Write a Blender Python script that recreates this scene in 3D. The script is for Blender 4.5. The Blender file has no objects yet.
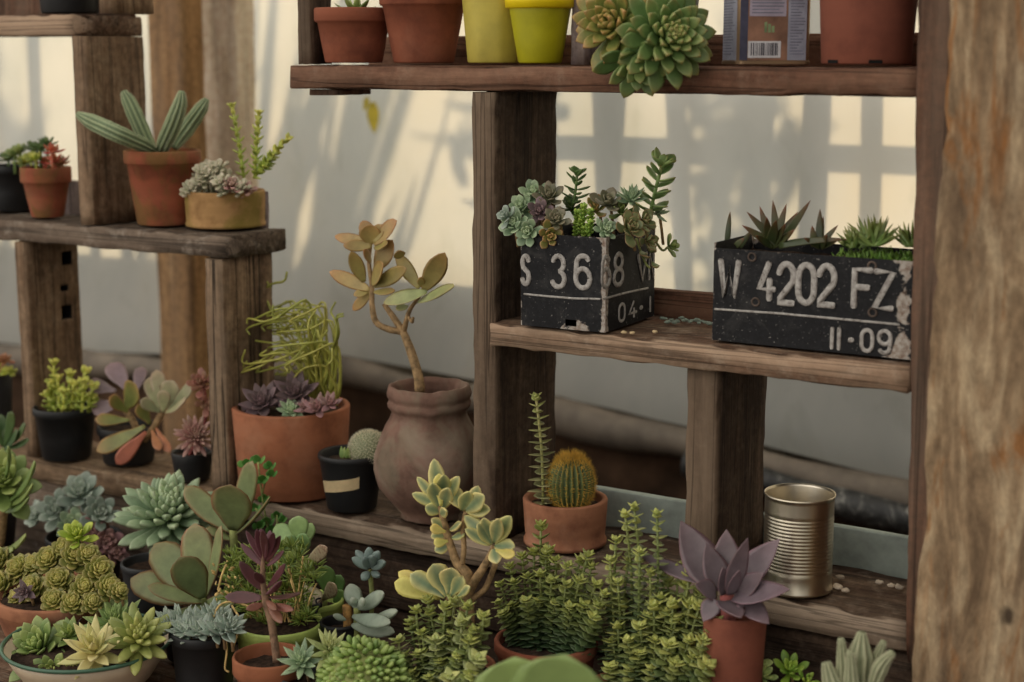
import bpy, math, random
from mathutils import Vector, Matrix, noise

R = random.Random(7)
PI = math.pi
scene = bpy.context.scene
COL = scene.collection

# ------------------------------------------------------------------ camera maths
F = 1600.0
H = 1.15
PITCH = math.atan(286 / 1600.0)
AZ = math.radians(31.9)
CAM = Vector((0.8746, -1.5709, H))
_fh = Vector((-math.sin(AZ), math.cos(AZ), 0))
FW = _fh * math.cos(PITCH) + Vector((0, 0, -math.sin(PITCH)))
RT = Vector((math.cos(AZ), math.sin(AZ), 0))
UP = RT.cross(FW)


def ray(x, y):
    return FW + RT * ((x - 512) / F) - UP * ((y - 341) / F)


def facing(n):
    # the plants lean to the open side of the shelves: n is (right, in, up) as seen from there
    return RT * n[0] + _fh * n[1] + Vector((0, 0, n[2]))


def at(x, y, Y):
    r = ray(x, y)
    return CAM + r * ((Y - CAM.y) / r.y)


def atz(x, y, Z):
    r = ray(x, y)
    return CAM + r * ((Z - CAM.z) / r.z)


def onplane(x, y, p, n):
    r = ray(x, y)
    return CAM + r * ((p - CAM).dot(n) / r.dot(n))


def col(px, Y, Z):
    # X of the point on line (.., Y, Z) seen in picture column px
    k = (px - 512) / F
    d = Vector((0, Y, Z)) - CAM
    # (RT.x*(X) + RT.d) = k*(FW.x*X + FW.d)
    return (k * FW.dot(d) - RT.dot(d)) / (RT.x - k * FW.x)


def sc(p):
    return FW.dot(p - CAM) / F


ZT, ZB, ZM, ZU = 0.417, H - 0.583, H - 0.309, H - 0.011
ZLM, ZLU = H - 0.233, H + 0.056
EPS = 0.0015


# ------------------------------------------------------------------ mesh builder
class MB:
    def __init__(s):
        s.v, s.f, s.c = [], [], []

    def add(s, vs, fs, cs=None):
        b = len(s.v)
        s.v.extend(vs)
        s.f.extend(tuple(i + b for i in f) for f in fs)
        s.c.extend(cs if cs else [(0.5, 0, 0.5, 0.5)] * len(vs))

    def build(s, name, mat, parent=None, smooth=True, origin=None):
        me = bpy.data.meshes.new(name)
        o0 = origin or (parent_loc(parent) if parent else Vector((0, 0, 0)))
        me.from_pydata([tuple(Vector(p) - o0) for p in s.v], [], s.f)
        at_ = me.color_attributes.new('lf', 'FLOAT_COLOR', 'POINT')
        flat = []
        for c in s.c:
            flat.extend(c)
        at_.data.foreach_set('color', flat)
        if smooth:
            me.polygons.foreach_set('use_smooth', [True] * len(me.polygons))
        me.validate()
        me.update()
        for m in (mat if isinstance(mat, (list, tuple)) else [mat]):
            me.materials.append(m)
        o = bpy.data.objects.new(name, me)
        COL.objects.link(o)
        if parent:
            o.parent = parent
        elif origin:
            o.location = origin
        return o


def parent_loc(p):
    v = Vector((0, 0, 0))
    while p:
        v = v + p.location
        p = p.parent
    return v


def tag(o, label=None, cat=None, group=None, kind=None):
    if label: o['label'] = label
    if cat: o['category'] = cat
    if group: o['group'] = group
    if kind: o['kind'] = kind
    return o


def thing(name, loc, label, cat, group=None):
    o = bpy.data.objects.new(name, None)
    COL.objects.link(o)
    o.location = loc
    o.empty_display_size = 0.02
    return tag(o, label, cat, group)


def frame(loc, d, up):
    x = Vector(d).normalized()
    z = Vector(up)
    z = z - x * z.dot(x)
    if z.length < 1e-6:
        z = x.orthogonal()
    z.normalize()
    y = z.cross(x)
    m = Matrix((x, y, z)).transposed().to_4x4()
    m.translation = loc
    return m


# ------------------------------------------------------------------ shapes
PROF = {
    'paddle': [(0, .22), (.2, .42), (.45, .8), (.68, 1), (.85, .88), (.95, .52), (1, .04)],
    'spoon': [(0, .45), (.25, .62), (.55, .95), (.75, 1), (.88, .7), (.95, .36), (1, .02)],
    'lance': [(0, .5), (.25, .95), (.45, 1), (.65, .78), (.85, .4), (1, .02)],
    'ovate': [(0, .55), (.22, .95), (.4, 1), (.62, .82), (.84, .42), (1, .02)],
    'bead': [(0, .4), (.15, .75), (.45, 1), (.75, .85), (.92, .45), (1, .05)],
    'tri': [(0, .85), (.2, 1), (.45, .88), (.7, .56), (.88, .28), (1, .04)],
    'ellip': [(0, .25), (.2, .7), (.5, 1), (.75, .88), (.93, .45), (1, .04)],
    'strap': [(0, .9), (.3, 1), (.6, .8), (.85, .42), (1, .03)],
    'round': [(0, .2), (.15, .5), (.4, .92), (.62, 1), (.82, .85), (.95, .48), (1, .05)],
}


def prof(name, t):
    p = PROF[name]
    for (a, x), (b, y) in zip(p, p[1:]):
        if t <= b:
            u = (t - a) / (b - a)
            u = u * u * (3 - 2 * u) * .5 + u * .5
            return x + (y - x) * u
    return p[-1][1]


def leaf(mb, M, L, W, T, shape='spoon', curl=0.0, cup=0.1, age=1.0, twist=0.0, keel=0.0, seg=8, ring=8, wave=0.0):
    ts = [0, .1, .25, .42, .58, .72, .84, .93, 1.0] if seg >= 8 else [0, .2, .45, .7, .88, 1.0]
    rnd = R.random()
    vs, fs, cs = [], [], []
    x = z = 0.0
    pt = 0.0
    for t in ts:
        th = curl * (t - 0.25)
        dt = t - pt
        x += math.cos(th) * dt * L
        z += math.sin(th) * dt * L
        pt = t
        w = prof(shape, t) * W * 0.5
        h = T * 0.5 * (0.35 + 0.65 * prof(shape, t)) * (1.0 if t < .95 else .4)
        tw = twist * t
        for k in range(ring):
            a = 2 * PI * k / ring
            ca, sa = math.cos(a), math.sin(a)
            ly = w * ca
            lz = h * sa * (0.75 if sa > 0 else 1.0) + cup * W * ca * ca * prof(shape, t)
            if sa < 0: lz -= keel * T * abs(sa) ** 3
            if wave: lz += wave * W * math.sin(t * 11 + rnd * 9) * ca
            yy = ly * math.cos(tw) - lz * math.sin(tw)
            zz = ly * math.sin(tw) + lz * math.cos(tw)
            p = Vector((x - math.sin(th) * zz, yy, z + math.cos(th) * zz))
            vs.append(M @ p)
            cs.append((t, abs(ca), age, rnd))
    n = len(ts)
    for i in range(n - 1):
        for k in range(ring):
            k2 = (k + 1) % ring
            fs.append((i * ring + k, i * ring + k2, (i + 1) * ring + k2, (i + 1) * ring + k))
    fs.append(tuple(range(ring - 1, -1, -1)))
    fs.append(tuple((n - 1) * ring + k for k in range(ring)))
    mb.add(vs, fs, cs)


def rosette(mb, c, axis, n, L, W, T, shape='spoon', el=(8, 82), curl=0.5, cup=.1, r0=0.003, Lin=.35, h=0.004, jit=.1, keel=0.0, pw=.8, seg=8, a0=None, win=None):
    axis = facing(axis).normalized()
    u = axis.orthogonal().normalized()
    v = axis.cross(u)
    a0 = R.random() * 6.28 if a0 is None else a0
    for i in range(n):
        f = i / max(1, n - 1)
        az = a0 + i * 2.39996 + R.uniform(-jit, jit)
        e = math.radians(el[0] + (el[1] - el[0]) * f ** pw + R.uniform(-jit, jit) * 25)
        s = 1 + (Lin - 1) * f ** 1.2
        sw = 1 + ((win or Lin) - 1) * f ** 1.2
        s *= 1 + R.uniform(-jit, jit) * .8
        rad = u * math.cos(az) + v * math.sin(az)
        d = rad * math.cos(e) + axis * math.sin(e)
        upv = axis * math.cos(e) - rad * math.sin(e)
        base = Vector(c) + axis * (f * h) + rad * (r0 * (1 - f))
        leaf(mb, frame(base, d, upv), L * s, W * sw, T * (.5 + .5 * s), shape, curl * (0.6 + .4 * (1 - f)), cup, 1 - f, keel=keel, seg=seg)


def smooth_pts(pts, n=4):
    P = [Vector(p) for p in pts]
    if len(P) < 3 or n < 2:
        return P
    out = []
    Q = [P[0] * 2 - P[1]] + P + [P[-1] * 2 - P[-2]]
    for i in range(1, len(Q) - 2):
        p0, p1, p2, p3 = Q[i - 1], Q[i], Q[i + 1], Q[i + 2]
        for k in range(n):
            t = k / n
            out.append(0.5 * ((2 * p1) + (p2 - p0) * t + (2 * p0 - 5 * p1 + 4 * p2 - p3) * t * t + (3 * p1 - p0 - 3 * p2 + p3) * t ** 3))
    out.append(P[-1])
    return out


def tube(mb, pts, rad, seg=8, cap=True, sm=4, ribs=0, ribd=0.0, flat=None, bump=0.0):
    P = smooth_pts(pts, sm)
    n = len(P)
    def rr(f):
        if callable(rad): return rad(f)
        if isinstance(rad, (list, tuple)):
            x = f * (len(rad) - 1); i = min(int(x), len(rad) - 2)
            return rad[i] + (rad[i + 1] - rad[i]) * (x - i)
        return rad
    vs, fs, cs = [], [], []
    t0 = (P[1] - P[0]).normalized()
    u = t0.orthogonal().normalized()
    if flat is not None:
        u = Vector(flat) - t0 * Vector(flat).dot(t0)
        u.normalize()
    rnd = R.random()
    for i, p in enumerate(P):
        t = (P[min(i + 1, n - 1)] - P[max(i - 1, 0)])
        if t.length < 1e-9: t = t0
        t = t.normalized()
        u = u - t * u.dot(t)
        u.normalize()
        v = t.cross(u)
        f = i / (n - 1)
        r = rr(f)
        for k in range(seg):
            a = 2 * PI * k / seg
            q = r
            e = .5
            if ribs:
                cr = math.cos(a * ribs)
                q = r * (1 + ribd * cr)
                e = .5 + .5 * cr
            if bump:
                q *= 1 + bump * (noise.noise(p * 120 + Vector((k, 0, 0))))
            w = (u * math.cos(a) * (0.4 if flat is not None else 1) + v * math.sin(a)) * q
            vs.append(p + w)
            cs.append((f, e, .5, rnd))
    for i in range(n - 1):
        for k in range(seg):
            k2 = (k + 1) % seg
            fs.append((i * seg + k, i * seg + k2, (i + 1) * seg + k2, (i + 1) * seg + k))
    if cap:
        fs.append(tuple(range(seg - 1, -1, -1)))
        fs.append(tuple((n - 1) * seg + k for k in range(seg)))
    mb.add(vs, fs, cs)


def lathe(mb, profile, c, seg=48, wob=0.0, ell=1.0, close=True, poly=0, seed=0.0):
    # profile: list of (r, z); c: base centre
    vs, fs, cs = [], [], []
    n = len(profile)
    for i, (r, z) in enumerate(profile):
        for k in range(seg):
            a = 2 * PI * k / seg
            q = r
            if poly:
                am = (a % (2 * PI / poly)) - PI / poly
                q = r * (0.55 + 0.45 * math.cos(PI / poly) / math.cos(am))
            if wob:
                q += wob * noise.noise(Vector((math.cos(a) * 2 + seed, math.sin(a) * 2, z * 30)))
            zz = z + (wob * .6 * noise.noise(Vector((math.cos(a) * 3, math.sin(a) * 3 + 9 + seed, r * 20))) if wob else 0)
            vs.append(Vector((c[0] + q * math.cos(a), c[1] + q * math.sin(a), c[2] + zz)))
            cs.append((i / (n - 1), 0, .5, .5))
    for i in range(n - 1):
        for k in range(seg):
            k2 = (k + 1) % seg
            fs.append((i * seg + k, i * seg + k2, (i + 1) * seg + k2, (i + 1) * seg + k))
    if close:
        fs.append(tuple(range(seg - 1, -1, -1)))
        fs.append(tuple((n - 1) * seg + k for k in range(seg)))
    mb.add(vs, fs, cs)


def board(x0, x1, y0, y1, z0, z1, axis, rough=.001, chip=.003, seed=0, step=.02, warp=0.0):
    """A rough-sawn board: a chamfered section swept along its grain."""
    lo = [x0, y0, z0]; hi = [x1, y1, z1]
    a = 'xyz'.index(axis)
    b, c = [i for i in range(3) if i != a]
    L = hi[a] - lo[a]
    wb, wc = hi[b] - lo[b], hi[c] - lo[c]
    n = max(6, int(L / step))
    ch = min(.0025, wb * .1, wc * .1)
    def side(p, q, k):
        return [(p[0] + (q[0] - p[0]) * i / k, p[1] + (q[1] - p[1]) * i / k) for i in range(k + 1)]
    kb, kc = max(2, int(wb / .012)), max(2, int(wc / .012))
    S = []
    S += side((ch, 0), (wb - ch, 0), kb)
    S += side((wb, ch), (wb, wc - ch), kc)
    S += side((wb - ch, wc), (ch, wc), kb)
    S += side((0, wc - ch), (0, ch), kc)
    m = len(S)
    mb = MB()
    vs, fs, ecol = [], [], []
    sd = Vector((seed * 3.17, seed * 1.31, seed * 7.7))
    for i in range(n + 1):
        t = i / n * L
        wv = warp * noise.noise(Vector((t * 2.2, seed, 0)))
        for (pb, pc) in S:
            db, dc = pb - wb / 2, pc - wc / 2
            corner = (abs(db) / (wb / 2)) ** 8 * (abs(dc) / (wc / 2)) ** 8
            co = [0, 0, 0]
            nz = noise.noise(Vector((pb * 60, pc * 60, t * 9)) + sd)
            nc = max(0, noise.noise(Vector((pb * 25, pc * 25, t * 35)) + sd * 2) + .1) * corner
            q = rough * nz
            lb = math.copysign(1, db) if abs(db) > wb / 2 - 1e-6 else 0
            lc = math.copysign(1, dc) if abs(dc) > wc / 2 - 1e-6 else 0
            co[a] = lo[a] + t
            if i in (0, n):
                co[a] += rough * 1.6 * noise.noise(Vector((pb * 90, pc * 90, seed + i)))
            co[b] = lo[b] + pb + lb * (q - rough * .5) - math.copysign(1, db) * chip * nc + wv
            co[c] = lo[c] + pc + lc * (q - rough * .5) - math.copysign(1, dc) * chip * nc
            vs.append(Vector(co))
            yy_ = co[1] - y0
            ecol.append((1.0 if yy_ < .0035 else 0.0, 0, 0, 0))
    for i in range(n):
        for k in range(m):
            k2 = (k + 1) % m
            f = (i * m + k, i * m + k2, (i + 1) * m + k2, (i + 1) * m + k)
            fs.append(f)
    # end caps
    for i, rev in ((0, True), (n, False)):
        ce = sum((vs[i * m + k] for k in range(m)), Vector()) / m
        vs.append(ce); ecol.append((0, 0, 0, 0))
        ci = len(vs) - 1
        for k in range(m):
            k2 = (k + 1) % m
            fs.append((i * m + k2, i * m + k, ci) if rev else (i * m + k, i * m + k2, ci))
    if (a == 1):
        fs = [tuple(reversed(f)) for f in fs]
    mb.add(vs, fs, ecol)
    return mb


# ------------------------------------------------------------------ materials
def lin(c, a=1.0):
    out = []
    for v in c[:3]:
        v /= 255.0
        out.append(v / 12.92 if v <= .04045 else ((v + .055) / 1.055) ** 2.4)
    return (*out, a)


class NT:
    def __init__(s, name):
        s.m = bpy.data.materials.new(name)
        s.m.use_nodes = True
        s.t = s.m.node_tree
        s.t.nodes.clear()
        s.out = s.n('ShaderNodeOutputMaterial')
        s.p = s.n('ShaderNodeBsdfPrincipled')
        s.l(s.p.outputs[0], s.out.inputs[0])

    def n(s, typ, **kw):
        nd = s.t.nodes.new(typ)
        for k, v in kw.items():
            setattr(nd, k, v)
        return nd

    def l(s, a, b):
        s.t.links.new(a, b)

    def noise(s, scale, detail=4, rough=.55, vec=None, dist=0.0):
        nd = s.n('ShaderNodeTexNoise')
        nd.inputs['Scale'].default_value = scale
        nd.inputs['Detail'].default_value = detail
        nd.inputs['Roughness'].default_value = rough
        nd.inputs['Distortion'].default_value = dist
        if vec is not None: s.l(vec, nd.inputs['Vector'])
        return nd.outputs['Fac']

    def ramp(s, fac, stops, interp='LINEAR'):
        nd = s.n('ShaderNodeValToRGB')
        nd.color_ramp.interpolation = interp
        e = nd.color_ramp.elements
        while len(e) < len(stops): e.new(.5)
        for i, (p, c) in enumerate(stops):
            e[i].position = p
            e[i].color = c if len(c) == 4 else (*c, 1)
        s.l(fac, nd.inputs['Fac'])
        return nd.outputs['Color']

    def mask(s, fac, a, b):
        return s.ramp(fac, [(a, (0, 0, 0, 1)), (b, (1, 1, 1, 1))])

    def mix(s, fac, a, b, mode='MIX'):
        nd = s.n('ShaderNodeMix', data_type='RGBA', blend_type=mode)
        for sock, v in ((nd.inputs[0], fac), (nd.inputs[6], a), (nd.inputs[7], b)):
            if isinstance(v, (int, float)): sock.default_value = v
            elif isinstance(v, tuple): sock.default_value = v
            else: s.l(v, sock)
        return nd.outputs[2]

    def math(s, op, a, b=None):
        nd = s.n('ShaderNodeMath', operation=op)
        for sock, v in zip(nd.inputs, (a, b)):
            if v is None: continue
            if isinstance(v, (int, float)): sock.default_value = v
            else: s.l(v, sock)
        return nd.outputs[0]

    def obj(s, scale=(1, 1, 1), rand=True):
        tc = s.n('ShaderNodeTexCoord')
        mp = s.n('ShaderNodeMapping')
        mp.inputs['Scale'].default_value = scale
        s.l(tc.outputs['Object'], mp.inputs['Vector'])
        if rand:
            oi = s.n('ShaderNodeObjectInfo')
            mu = s.math('MULTIPLY', oi.outputs['Random'], 37.0)
            cb = s.n('ShaderNodeCombineXYZ')
            for i in range(3): s.l(mu, cb.inputs[i])
            s.l(cb.outputs[0], mp.inputs['Location'])
        return mp.outputs[0]

    def bump(s, h, strength=.3, dist=.002):
        b = s.n('ShaderNodeBump')
        b.inputs['Strength'].default_value = strength
        b.inputs['Distance'].default_value = dist
        s.l(h, b.inputs['Height'])
        s.l(b.outputs[0], s.p.inputs['Normal'])

    def set(s, **kw):
        for k, v in kw.items():
            k = k.replace('_', ' ')
            sock = s.p.inputs[k]
            if isinstance(v, (int, float, tuple)): sock.default_value = v
            else: s.l(v, sock)
        return s


def wood(name, dark, mid, light, axis='x', stain=None, stain_amt=.5, pale=None, pale_amt=.0, bump=.35, across=55, along=2.2, patch=9, edge=(150, 132, 114), edge_amt=.5, crack=.5):
    t = NT(name)
    i = 'xyz'.index(axis)
    s1 = [across] * 3; s1[i] = along * 2.0
    s2 = [across * 4.5] * 3; s2[i] = along * 9
    v1 = t.obj(tuple(s1)); v2 = t.obj(tuple(s2))
    n1 = t.noise(1.0, 6, .62, v1, .6)
    n2 = t.noise(1.0, 4, .6, v2, .2)
    g = t.math('ADD', t.math('MULTIPLY', n1, .68), t.math('MULTIPLY', n2, .32))
    c = t.ramp(g, [(.33, lin(dark)), (.5, lin(mid)), (.68, lin(light))])
    vp = t.obj((1, 1, 1))
    n3 = t.noise(patch, 4, .6, vp, .8)
    c = t.mix(t.math('MULTIPLY', t.mask(n3, .42, .62), .45), c, t.mix(.55, c, lin(dark), 'MIX'))
    if stain:
        sv = [14] * 3; sv[i] = 3
        n4 = t.noise(1.0, 5, .6, t.obj(tuple(sv)), .8)
        c = t.mix(t.math('MULTIPLY', t.mask(n4, .47, .62), stain_amt), c, lin(stain))
    if pale:
        n5 = t.noise(34, 6, .7, t.obj((1, 1, 1)), .3)
        c = t.mix(t.math('MULTIPLY', t.mask(n5, .5, .68), pale_amt), c, lin(pale))
    n6 = t.noise(95, 5, .7, t.obj((1, 1, 1)))
    c = t.mix(.6, c, t.ramp(n6, [(.32, (.22, .22, .22, 1)), (.68, (.78, .78, .78, 1))]), 'OVERLAY')
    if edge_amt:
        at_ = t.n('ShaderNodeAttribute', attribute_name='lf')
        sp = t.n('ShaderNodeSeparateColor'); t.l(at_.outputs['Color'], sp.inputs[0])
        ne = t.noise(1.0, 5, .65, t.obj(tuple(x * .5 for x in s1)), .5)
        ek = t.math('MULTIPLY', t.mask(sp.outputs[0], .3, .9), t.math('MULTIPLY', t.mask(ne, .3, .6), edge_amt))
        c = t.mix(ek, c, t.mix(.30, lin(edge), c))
    # dark drying cracks along the grain
    s3 = [across * .9] * 3; s3[i] = along * .5
    nk = t.noise(1.0, 3, .5, t.obj(tuple(s3)), .3)
    ck = t.math('SUBTRACT', 1.0, t.mask(t.math('ABSOLUTE', t.math('SUBTRACT', nk, .5)), .004, .022))
    c = t.mix(t.math('MULTIPLY', ck, crack), c, lin([x * .35 for x in dark]))
    t.set(Base_Color=c, Roughness=.85)
    t.p.inputs['Specular IOR Level'].default_value = .2
    t.bump(t.math('ADD', t.math('SUBTRACT', g, t.math('MULTIPLY', ck, .25)), t.math('MULTIPLY', n6, .5)), bump, .006)
    return t.m


def leafmat(name, old, young, tip=None, tipamt=0.0, edge=None, edgeamt=0.0, edgepow=5.0, tippow=3.0, rough=.42, vary=.34, mott=.4, spot=None, basec=None, spec=.5):
    t = NT(name)
    a = t.n('ShaderNodeAttribute', attribute_name='lf')
    sp = t.n('ShaderNodeSeparateColor')
    t.l(a.outputs['Color'], sp.inputs[0])
    T, E, A = sp.outputs[0], sp.outputs[1], sp.outputs[2]
    c = t.mix(A, lin(young), lin(old))
    if basec:
        c = t.mix(t.mask(T, .5, .0), c, lin(basec))
    if edge:
        c = t.mix(t.math('MULTIPLY', t.math('POWER', E, edgepow), edgeamt), c, lin(edge))
    if tip:
        c = t.mix(t.math('MULTIPLY', t.math('POWER', T, tippow), tipamt), c, lin(tip))
    n = t.noise(70, 4, .6, t.obj((1, 1, 1)))
    c = t.mix(mott, c, t.ramp(n, [(.3, (.25, .25, .25, 1)), (.7, (.75, .75, .75, 1))]), 'OVERLAY')
    if spot:
        n2 = t.noise(260, 3, .6, t.obj((1, 1, 1)))
        c = t.mix(t.math('MULTIPLY', t.mask(n2, .52, .6), .75), c, lin(spot))
    hs = t.n('ShaderNodeHueSaturation')
    t.l(c, hs.inputs['Color'])
    t.l(t.math('ADD', t.math('MULTIPLY', a.outputs['Alpha'], vary), 1 - vary * .5), hs.inputs['Value'])
    t.l(t.math('ADD', t.math('MULTIPLY', a.outputs['Alpha'], -.03), .515), hs.inputs['Hue'])
    t.set(Base_Color=hs.outputs[0], Roughness=rough)
    t.p.inputs['Specular IOR Level'].default_value = spec
    t.p.inputs['Subsurface Weight'].default_value = .04
    t.p.inputs['Subsurface Radius'].default_value = (.006, .008, .003)
    t.p.inputs['Subsurface Scale'].default_value = .5
    t.bump(n, .14, .001)
    return t.m


def clay(name, base, dark, pale, pale_amt=.3, moss=None, moss_amt=0.0, rough=.85, mz=None):
    t = NT(name)
    v = t.obj((1, 1, 1))
    n1 = t.noise(28, 5, .6, v)
    n2 = t.noise(11, 5, .65, v, .5)
    n3 = t.noise(160, 3, .6, v)
    c = t.ramp(n1, [(.3, lin(dark)), (.55, lin(base)), (.75, lin(base))])
    vb = t.obj((3, 3, 70), True)
    n4 = t.noise(1, 4, .5, vb)
    c = t.mix(t.math('MULTIPLY', t.mask(n4, .45, .7), .3), c, lin(dark))
    c = t.mix(t.math('MULTIPLY', t.mask(n2, .52, .7), pale_amt), c, lin(pale))
    if moss:
        n5 = t.noise(16, 5, .65, t.obj((1.3, 1.3, .8)), .4)
        c = t.mix(t.math('MULTIPLY', t.mask(n5, .46, .6), moss_amt), c, lin(moss))
    t.set(Base_Color=c, Roughness=rough)
    t.p.inputs['Specular IOR Level'].default_value = .3
    t.bump(t.math('ADD', n3, n4), .12, .002)
    return t.m


def plain(name, c, rough=.6, metal=0.0, var=.15, scale=40, spec=.4, bump=.05):
    t = NT(name)
    n = t.noise(scale, 4, .6, t.obj((1, 1, 1)))
    k = t.ramp(n, [(.3, lin([x * (1 - var) for x in c])), (.7, lin([min(255, x * (1 + var)) for x in c]))])
    t.set(Base_Color=k, Roughness=rough, Metallic=metal)
    t.p.inputs['Specular IOR Level'].default_value = spec
    t.bump(n, bump, .002)
    return t.m

# ------------------------------------------------------------------ material set
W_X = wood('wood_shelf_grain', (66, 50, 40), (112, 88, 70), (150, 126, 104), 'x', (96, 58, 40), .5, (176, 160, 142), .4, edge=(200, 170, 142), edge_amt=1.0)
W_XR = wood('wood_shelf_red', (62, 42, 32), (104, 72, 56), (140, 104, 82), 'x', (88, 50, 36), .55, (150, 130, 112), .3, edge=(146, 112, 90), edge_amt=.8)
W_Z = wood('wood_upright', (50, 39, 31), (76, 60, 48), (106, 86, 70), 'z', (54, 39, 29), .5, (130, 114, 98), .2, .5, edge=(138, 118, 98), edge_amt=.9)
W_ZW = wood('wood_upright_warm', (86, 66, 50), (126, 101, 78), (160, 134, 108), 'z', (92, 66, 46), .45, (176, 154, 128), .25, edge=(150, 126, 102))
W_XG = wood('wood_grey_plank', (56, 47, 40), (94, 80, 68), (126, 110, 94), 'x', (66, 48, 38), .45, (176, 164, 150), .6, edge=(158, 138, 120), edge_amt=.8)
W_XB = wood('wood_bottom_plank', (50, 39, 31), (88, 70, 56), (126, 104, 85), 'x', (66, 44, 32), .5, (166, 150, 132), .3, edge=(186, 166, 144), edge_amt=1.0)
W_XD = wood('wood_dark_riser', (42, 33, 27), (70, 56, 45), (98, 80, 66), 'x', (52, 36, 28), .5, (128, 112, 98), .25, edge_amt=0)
W_ZD = wood('wood_end_board', (58, 36, 26), (92, 60, 44), (116, 80, 60), 'z', (54, 32, 24), .5)
t = NT('wood_big_post')
n1 = t.noise(1, 6, .65, t.obj((34, 34, 7)), .8)
n2 = t.noise(1, 5, .6, t.obj((15, 15, 3.2)), .9)
n3 = t.noise(1, 5, .62, t.obj((22, 22, 5)), 1.2)
n4 = t.noise(85, 5, .7, t.obj((1, 1, .5)))
c = t.ramp(n1, [(.3, lin((104, 84, 64))), (.48, lin((146, 122, 94))), (.66, lin((186, 164, 132)))])
c = t.mix(t.math('MULTIPLY', t.mask(n2, .50, .66), .7), c, lin((96, 78, 62)))
c = t.mix(t.math('MULTIPLY', t.mask(n3, .54, .66), .75), c, lin((142, 90, 42)))
c = t.mix(.55, c, t.ramp(n4, [(.32, (.24, .24, .24, 1)), (.68, (.76, .76, .76, 1))]), 'OVERLAY')
n5 = t.noise(1, 2, .4, t.obj((26, 26, 16)))
c = t.mix(t.math('MULTIPLY', t.mask(n5, .70, .74), .85), c, lin((52, 40, 32)))
t.set(Base_Color=c, Roughness=.85)
t.p.inputs['Specular IOR Level'].default_value = .2
t.bump(t.math('ADD', n1, t.math('MULTIPLY', n4, .5)), .5, .005)
W_ZP = t.m
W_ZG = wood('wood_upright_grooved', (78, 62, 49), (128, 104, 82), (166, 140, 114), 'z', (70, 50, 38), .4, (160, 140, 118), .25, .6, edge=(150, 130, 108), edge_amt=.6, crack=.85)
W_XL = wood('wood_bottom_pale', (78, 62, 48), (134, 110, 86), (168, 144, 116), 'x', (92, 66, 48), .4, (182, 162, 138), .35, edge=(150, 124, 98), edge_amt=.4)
W_ZB = wood('wood_back_pole', (120, 88, 56), (164, 126, 84), (190, 152, 108), 'z', (130, 90, 54), .3)
W_ZB2 = wood('wood_back_pole_grey', (190, 170, 144), (222, 202, 176), (234, 218, 194), 'z', (150, 128, 84), .4)
W_ZV = wood('wood_violet_grey', (76, 64, 64), (118, 104, 104), (150, 136, 134), 'z')
HOLE_SHADE = plain('hollow_shade', (12, 9, 7), .95)  # near-black colour stands in for the shade inside holes and notches
BLUEPAINT = plain('worn_blue_paint', (150, 160, 152), .7, 0, .14, 22)
SOIL = plain('potting_soil', (52, 40, 32), .95, 0, .5, 160, .2, .6)
EARTH = plain('dark_earth', (66, 50, 38), .95, 0, .4, 9, .1, .5)
TERRA = clay('terracotta', (158, 98, 68), (126, 76, 52), (172, 126, 98), .35)
TERRA_RED = clay('terracotta_red', (146, 84, 60), (116, 64, 46), (158, 110, 86), .35)
TERRA_MOSS = clay('terracotta_mossy', (160, 88, 62), (120, 66, 46), (176, 128, 100), .3, (112, 96, 48), .6)
TERRA_TAN = clay('clay_tan_mossy', (178, 138, 90), (126, 92, 54), (196, 162, 116), .4, (124, 112, 44), .7)
TERRA_ROSE = clay('clay_rose', (168, 114, 84), (124, 78, 58), (184, 144, 120), .5)
TERRA_BIG = clay('clay_brown_smooth', (134, 78, 60), (114, 64, 50), (138, 86, 66), .2)
URN = clay('clay_urn', (126, 96, 82), (92, 68, 57), (160, 142, 126), .45, (140, 146, 120), .22)
BLACKPOT = plain('black_plastic', (30, 30, 31), .5, 0, .2, 30, .4, .03)
GREYPOT = plain('dark_grey_plastic', (58, 60, 62), .5, 0, .2, 30)
YELLOWPOT = plain('dull_yellow_plastic', (190, 174, 78), .55, 0, .08, 20)
LIMEPOT = plain('olive_yellow_plastic', (172, 166, 20), .5, 0, .08, 20)
LIMERIM = plain('bright_yellow_plastic', (244, 214, 20), .5, 0, .05, 20)
GREENPOT = plain('lime_green_plastic', (188, 208, 112), .5, 0, .1, 20)
ENAMEL = plain('cream_enamel', (206, 186, 158), .35, 0, .06, 20, .5)
ENAMELRIM = plain('green_enamel', (70, 104, 82), .35, 0, .1, 20, .5)
TAPE = plain('masking_tape', (206, 182, 140), .8, 0, .06, 60)
STEMBROWN = plain('stem_brown', (148, 122, 88), .8, 0, .3, 120, .2, .3)
STEMPALE = plain('stem_pale', (186, 164, 122), .8, 0, .25, 90, .2, .2)
STEMGREEN = plain('stem_green', (134, 140, 82), .7, 0, .2, 90)
STEMDRY = plain('stem_dry_straw', (196, 166, 108), .85, 0, .25, 90)
STEMRED = plain('stem_rosy', (150, 82, 78), .7, 0, .2, 90)
PEBBLE = plain('pale_pebble', (196, 180, 160), .85, 0, .2, 60)
GRAVEL = plain('grey_green_gravel', (130, 142, 128), .85, 0, .25, 80)

# ------------------------------------------------------------------ ground and back
def grid(nx, nz, fn):
    mb = MB()
    vs = [fn(i / nx, k / nz) for k in range(nz + 1) for i in range(nx + 1)]
    fs = [(k * (nx + 1) + i, k * (nx + 1) + i + 1, (k + 1) * (nx + 1) + i + 1, (k + 1) * (nx + 1) + i) for k in range(nz) for i in range(nx)]
    mb.add(vs, fs)
    return mb

g = grid(60, 60, lambda u, v: Vector((-6 + 10 * u, -4 + 8 * v, .015 * noise.noise(Vector((u * 30, v * 30, 0))) - .01)))
tag(g.build('floor', EARTH), 'bare dark earth ground under the shelves', 'ground', kind='structure')

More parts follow.
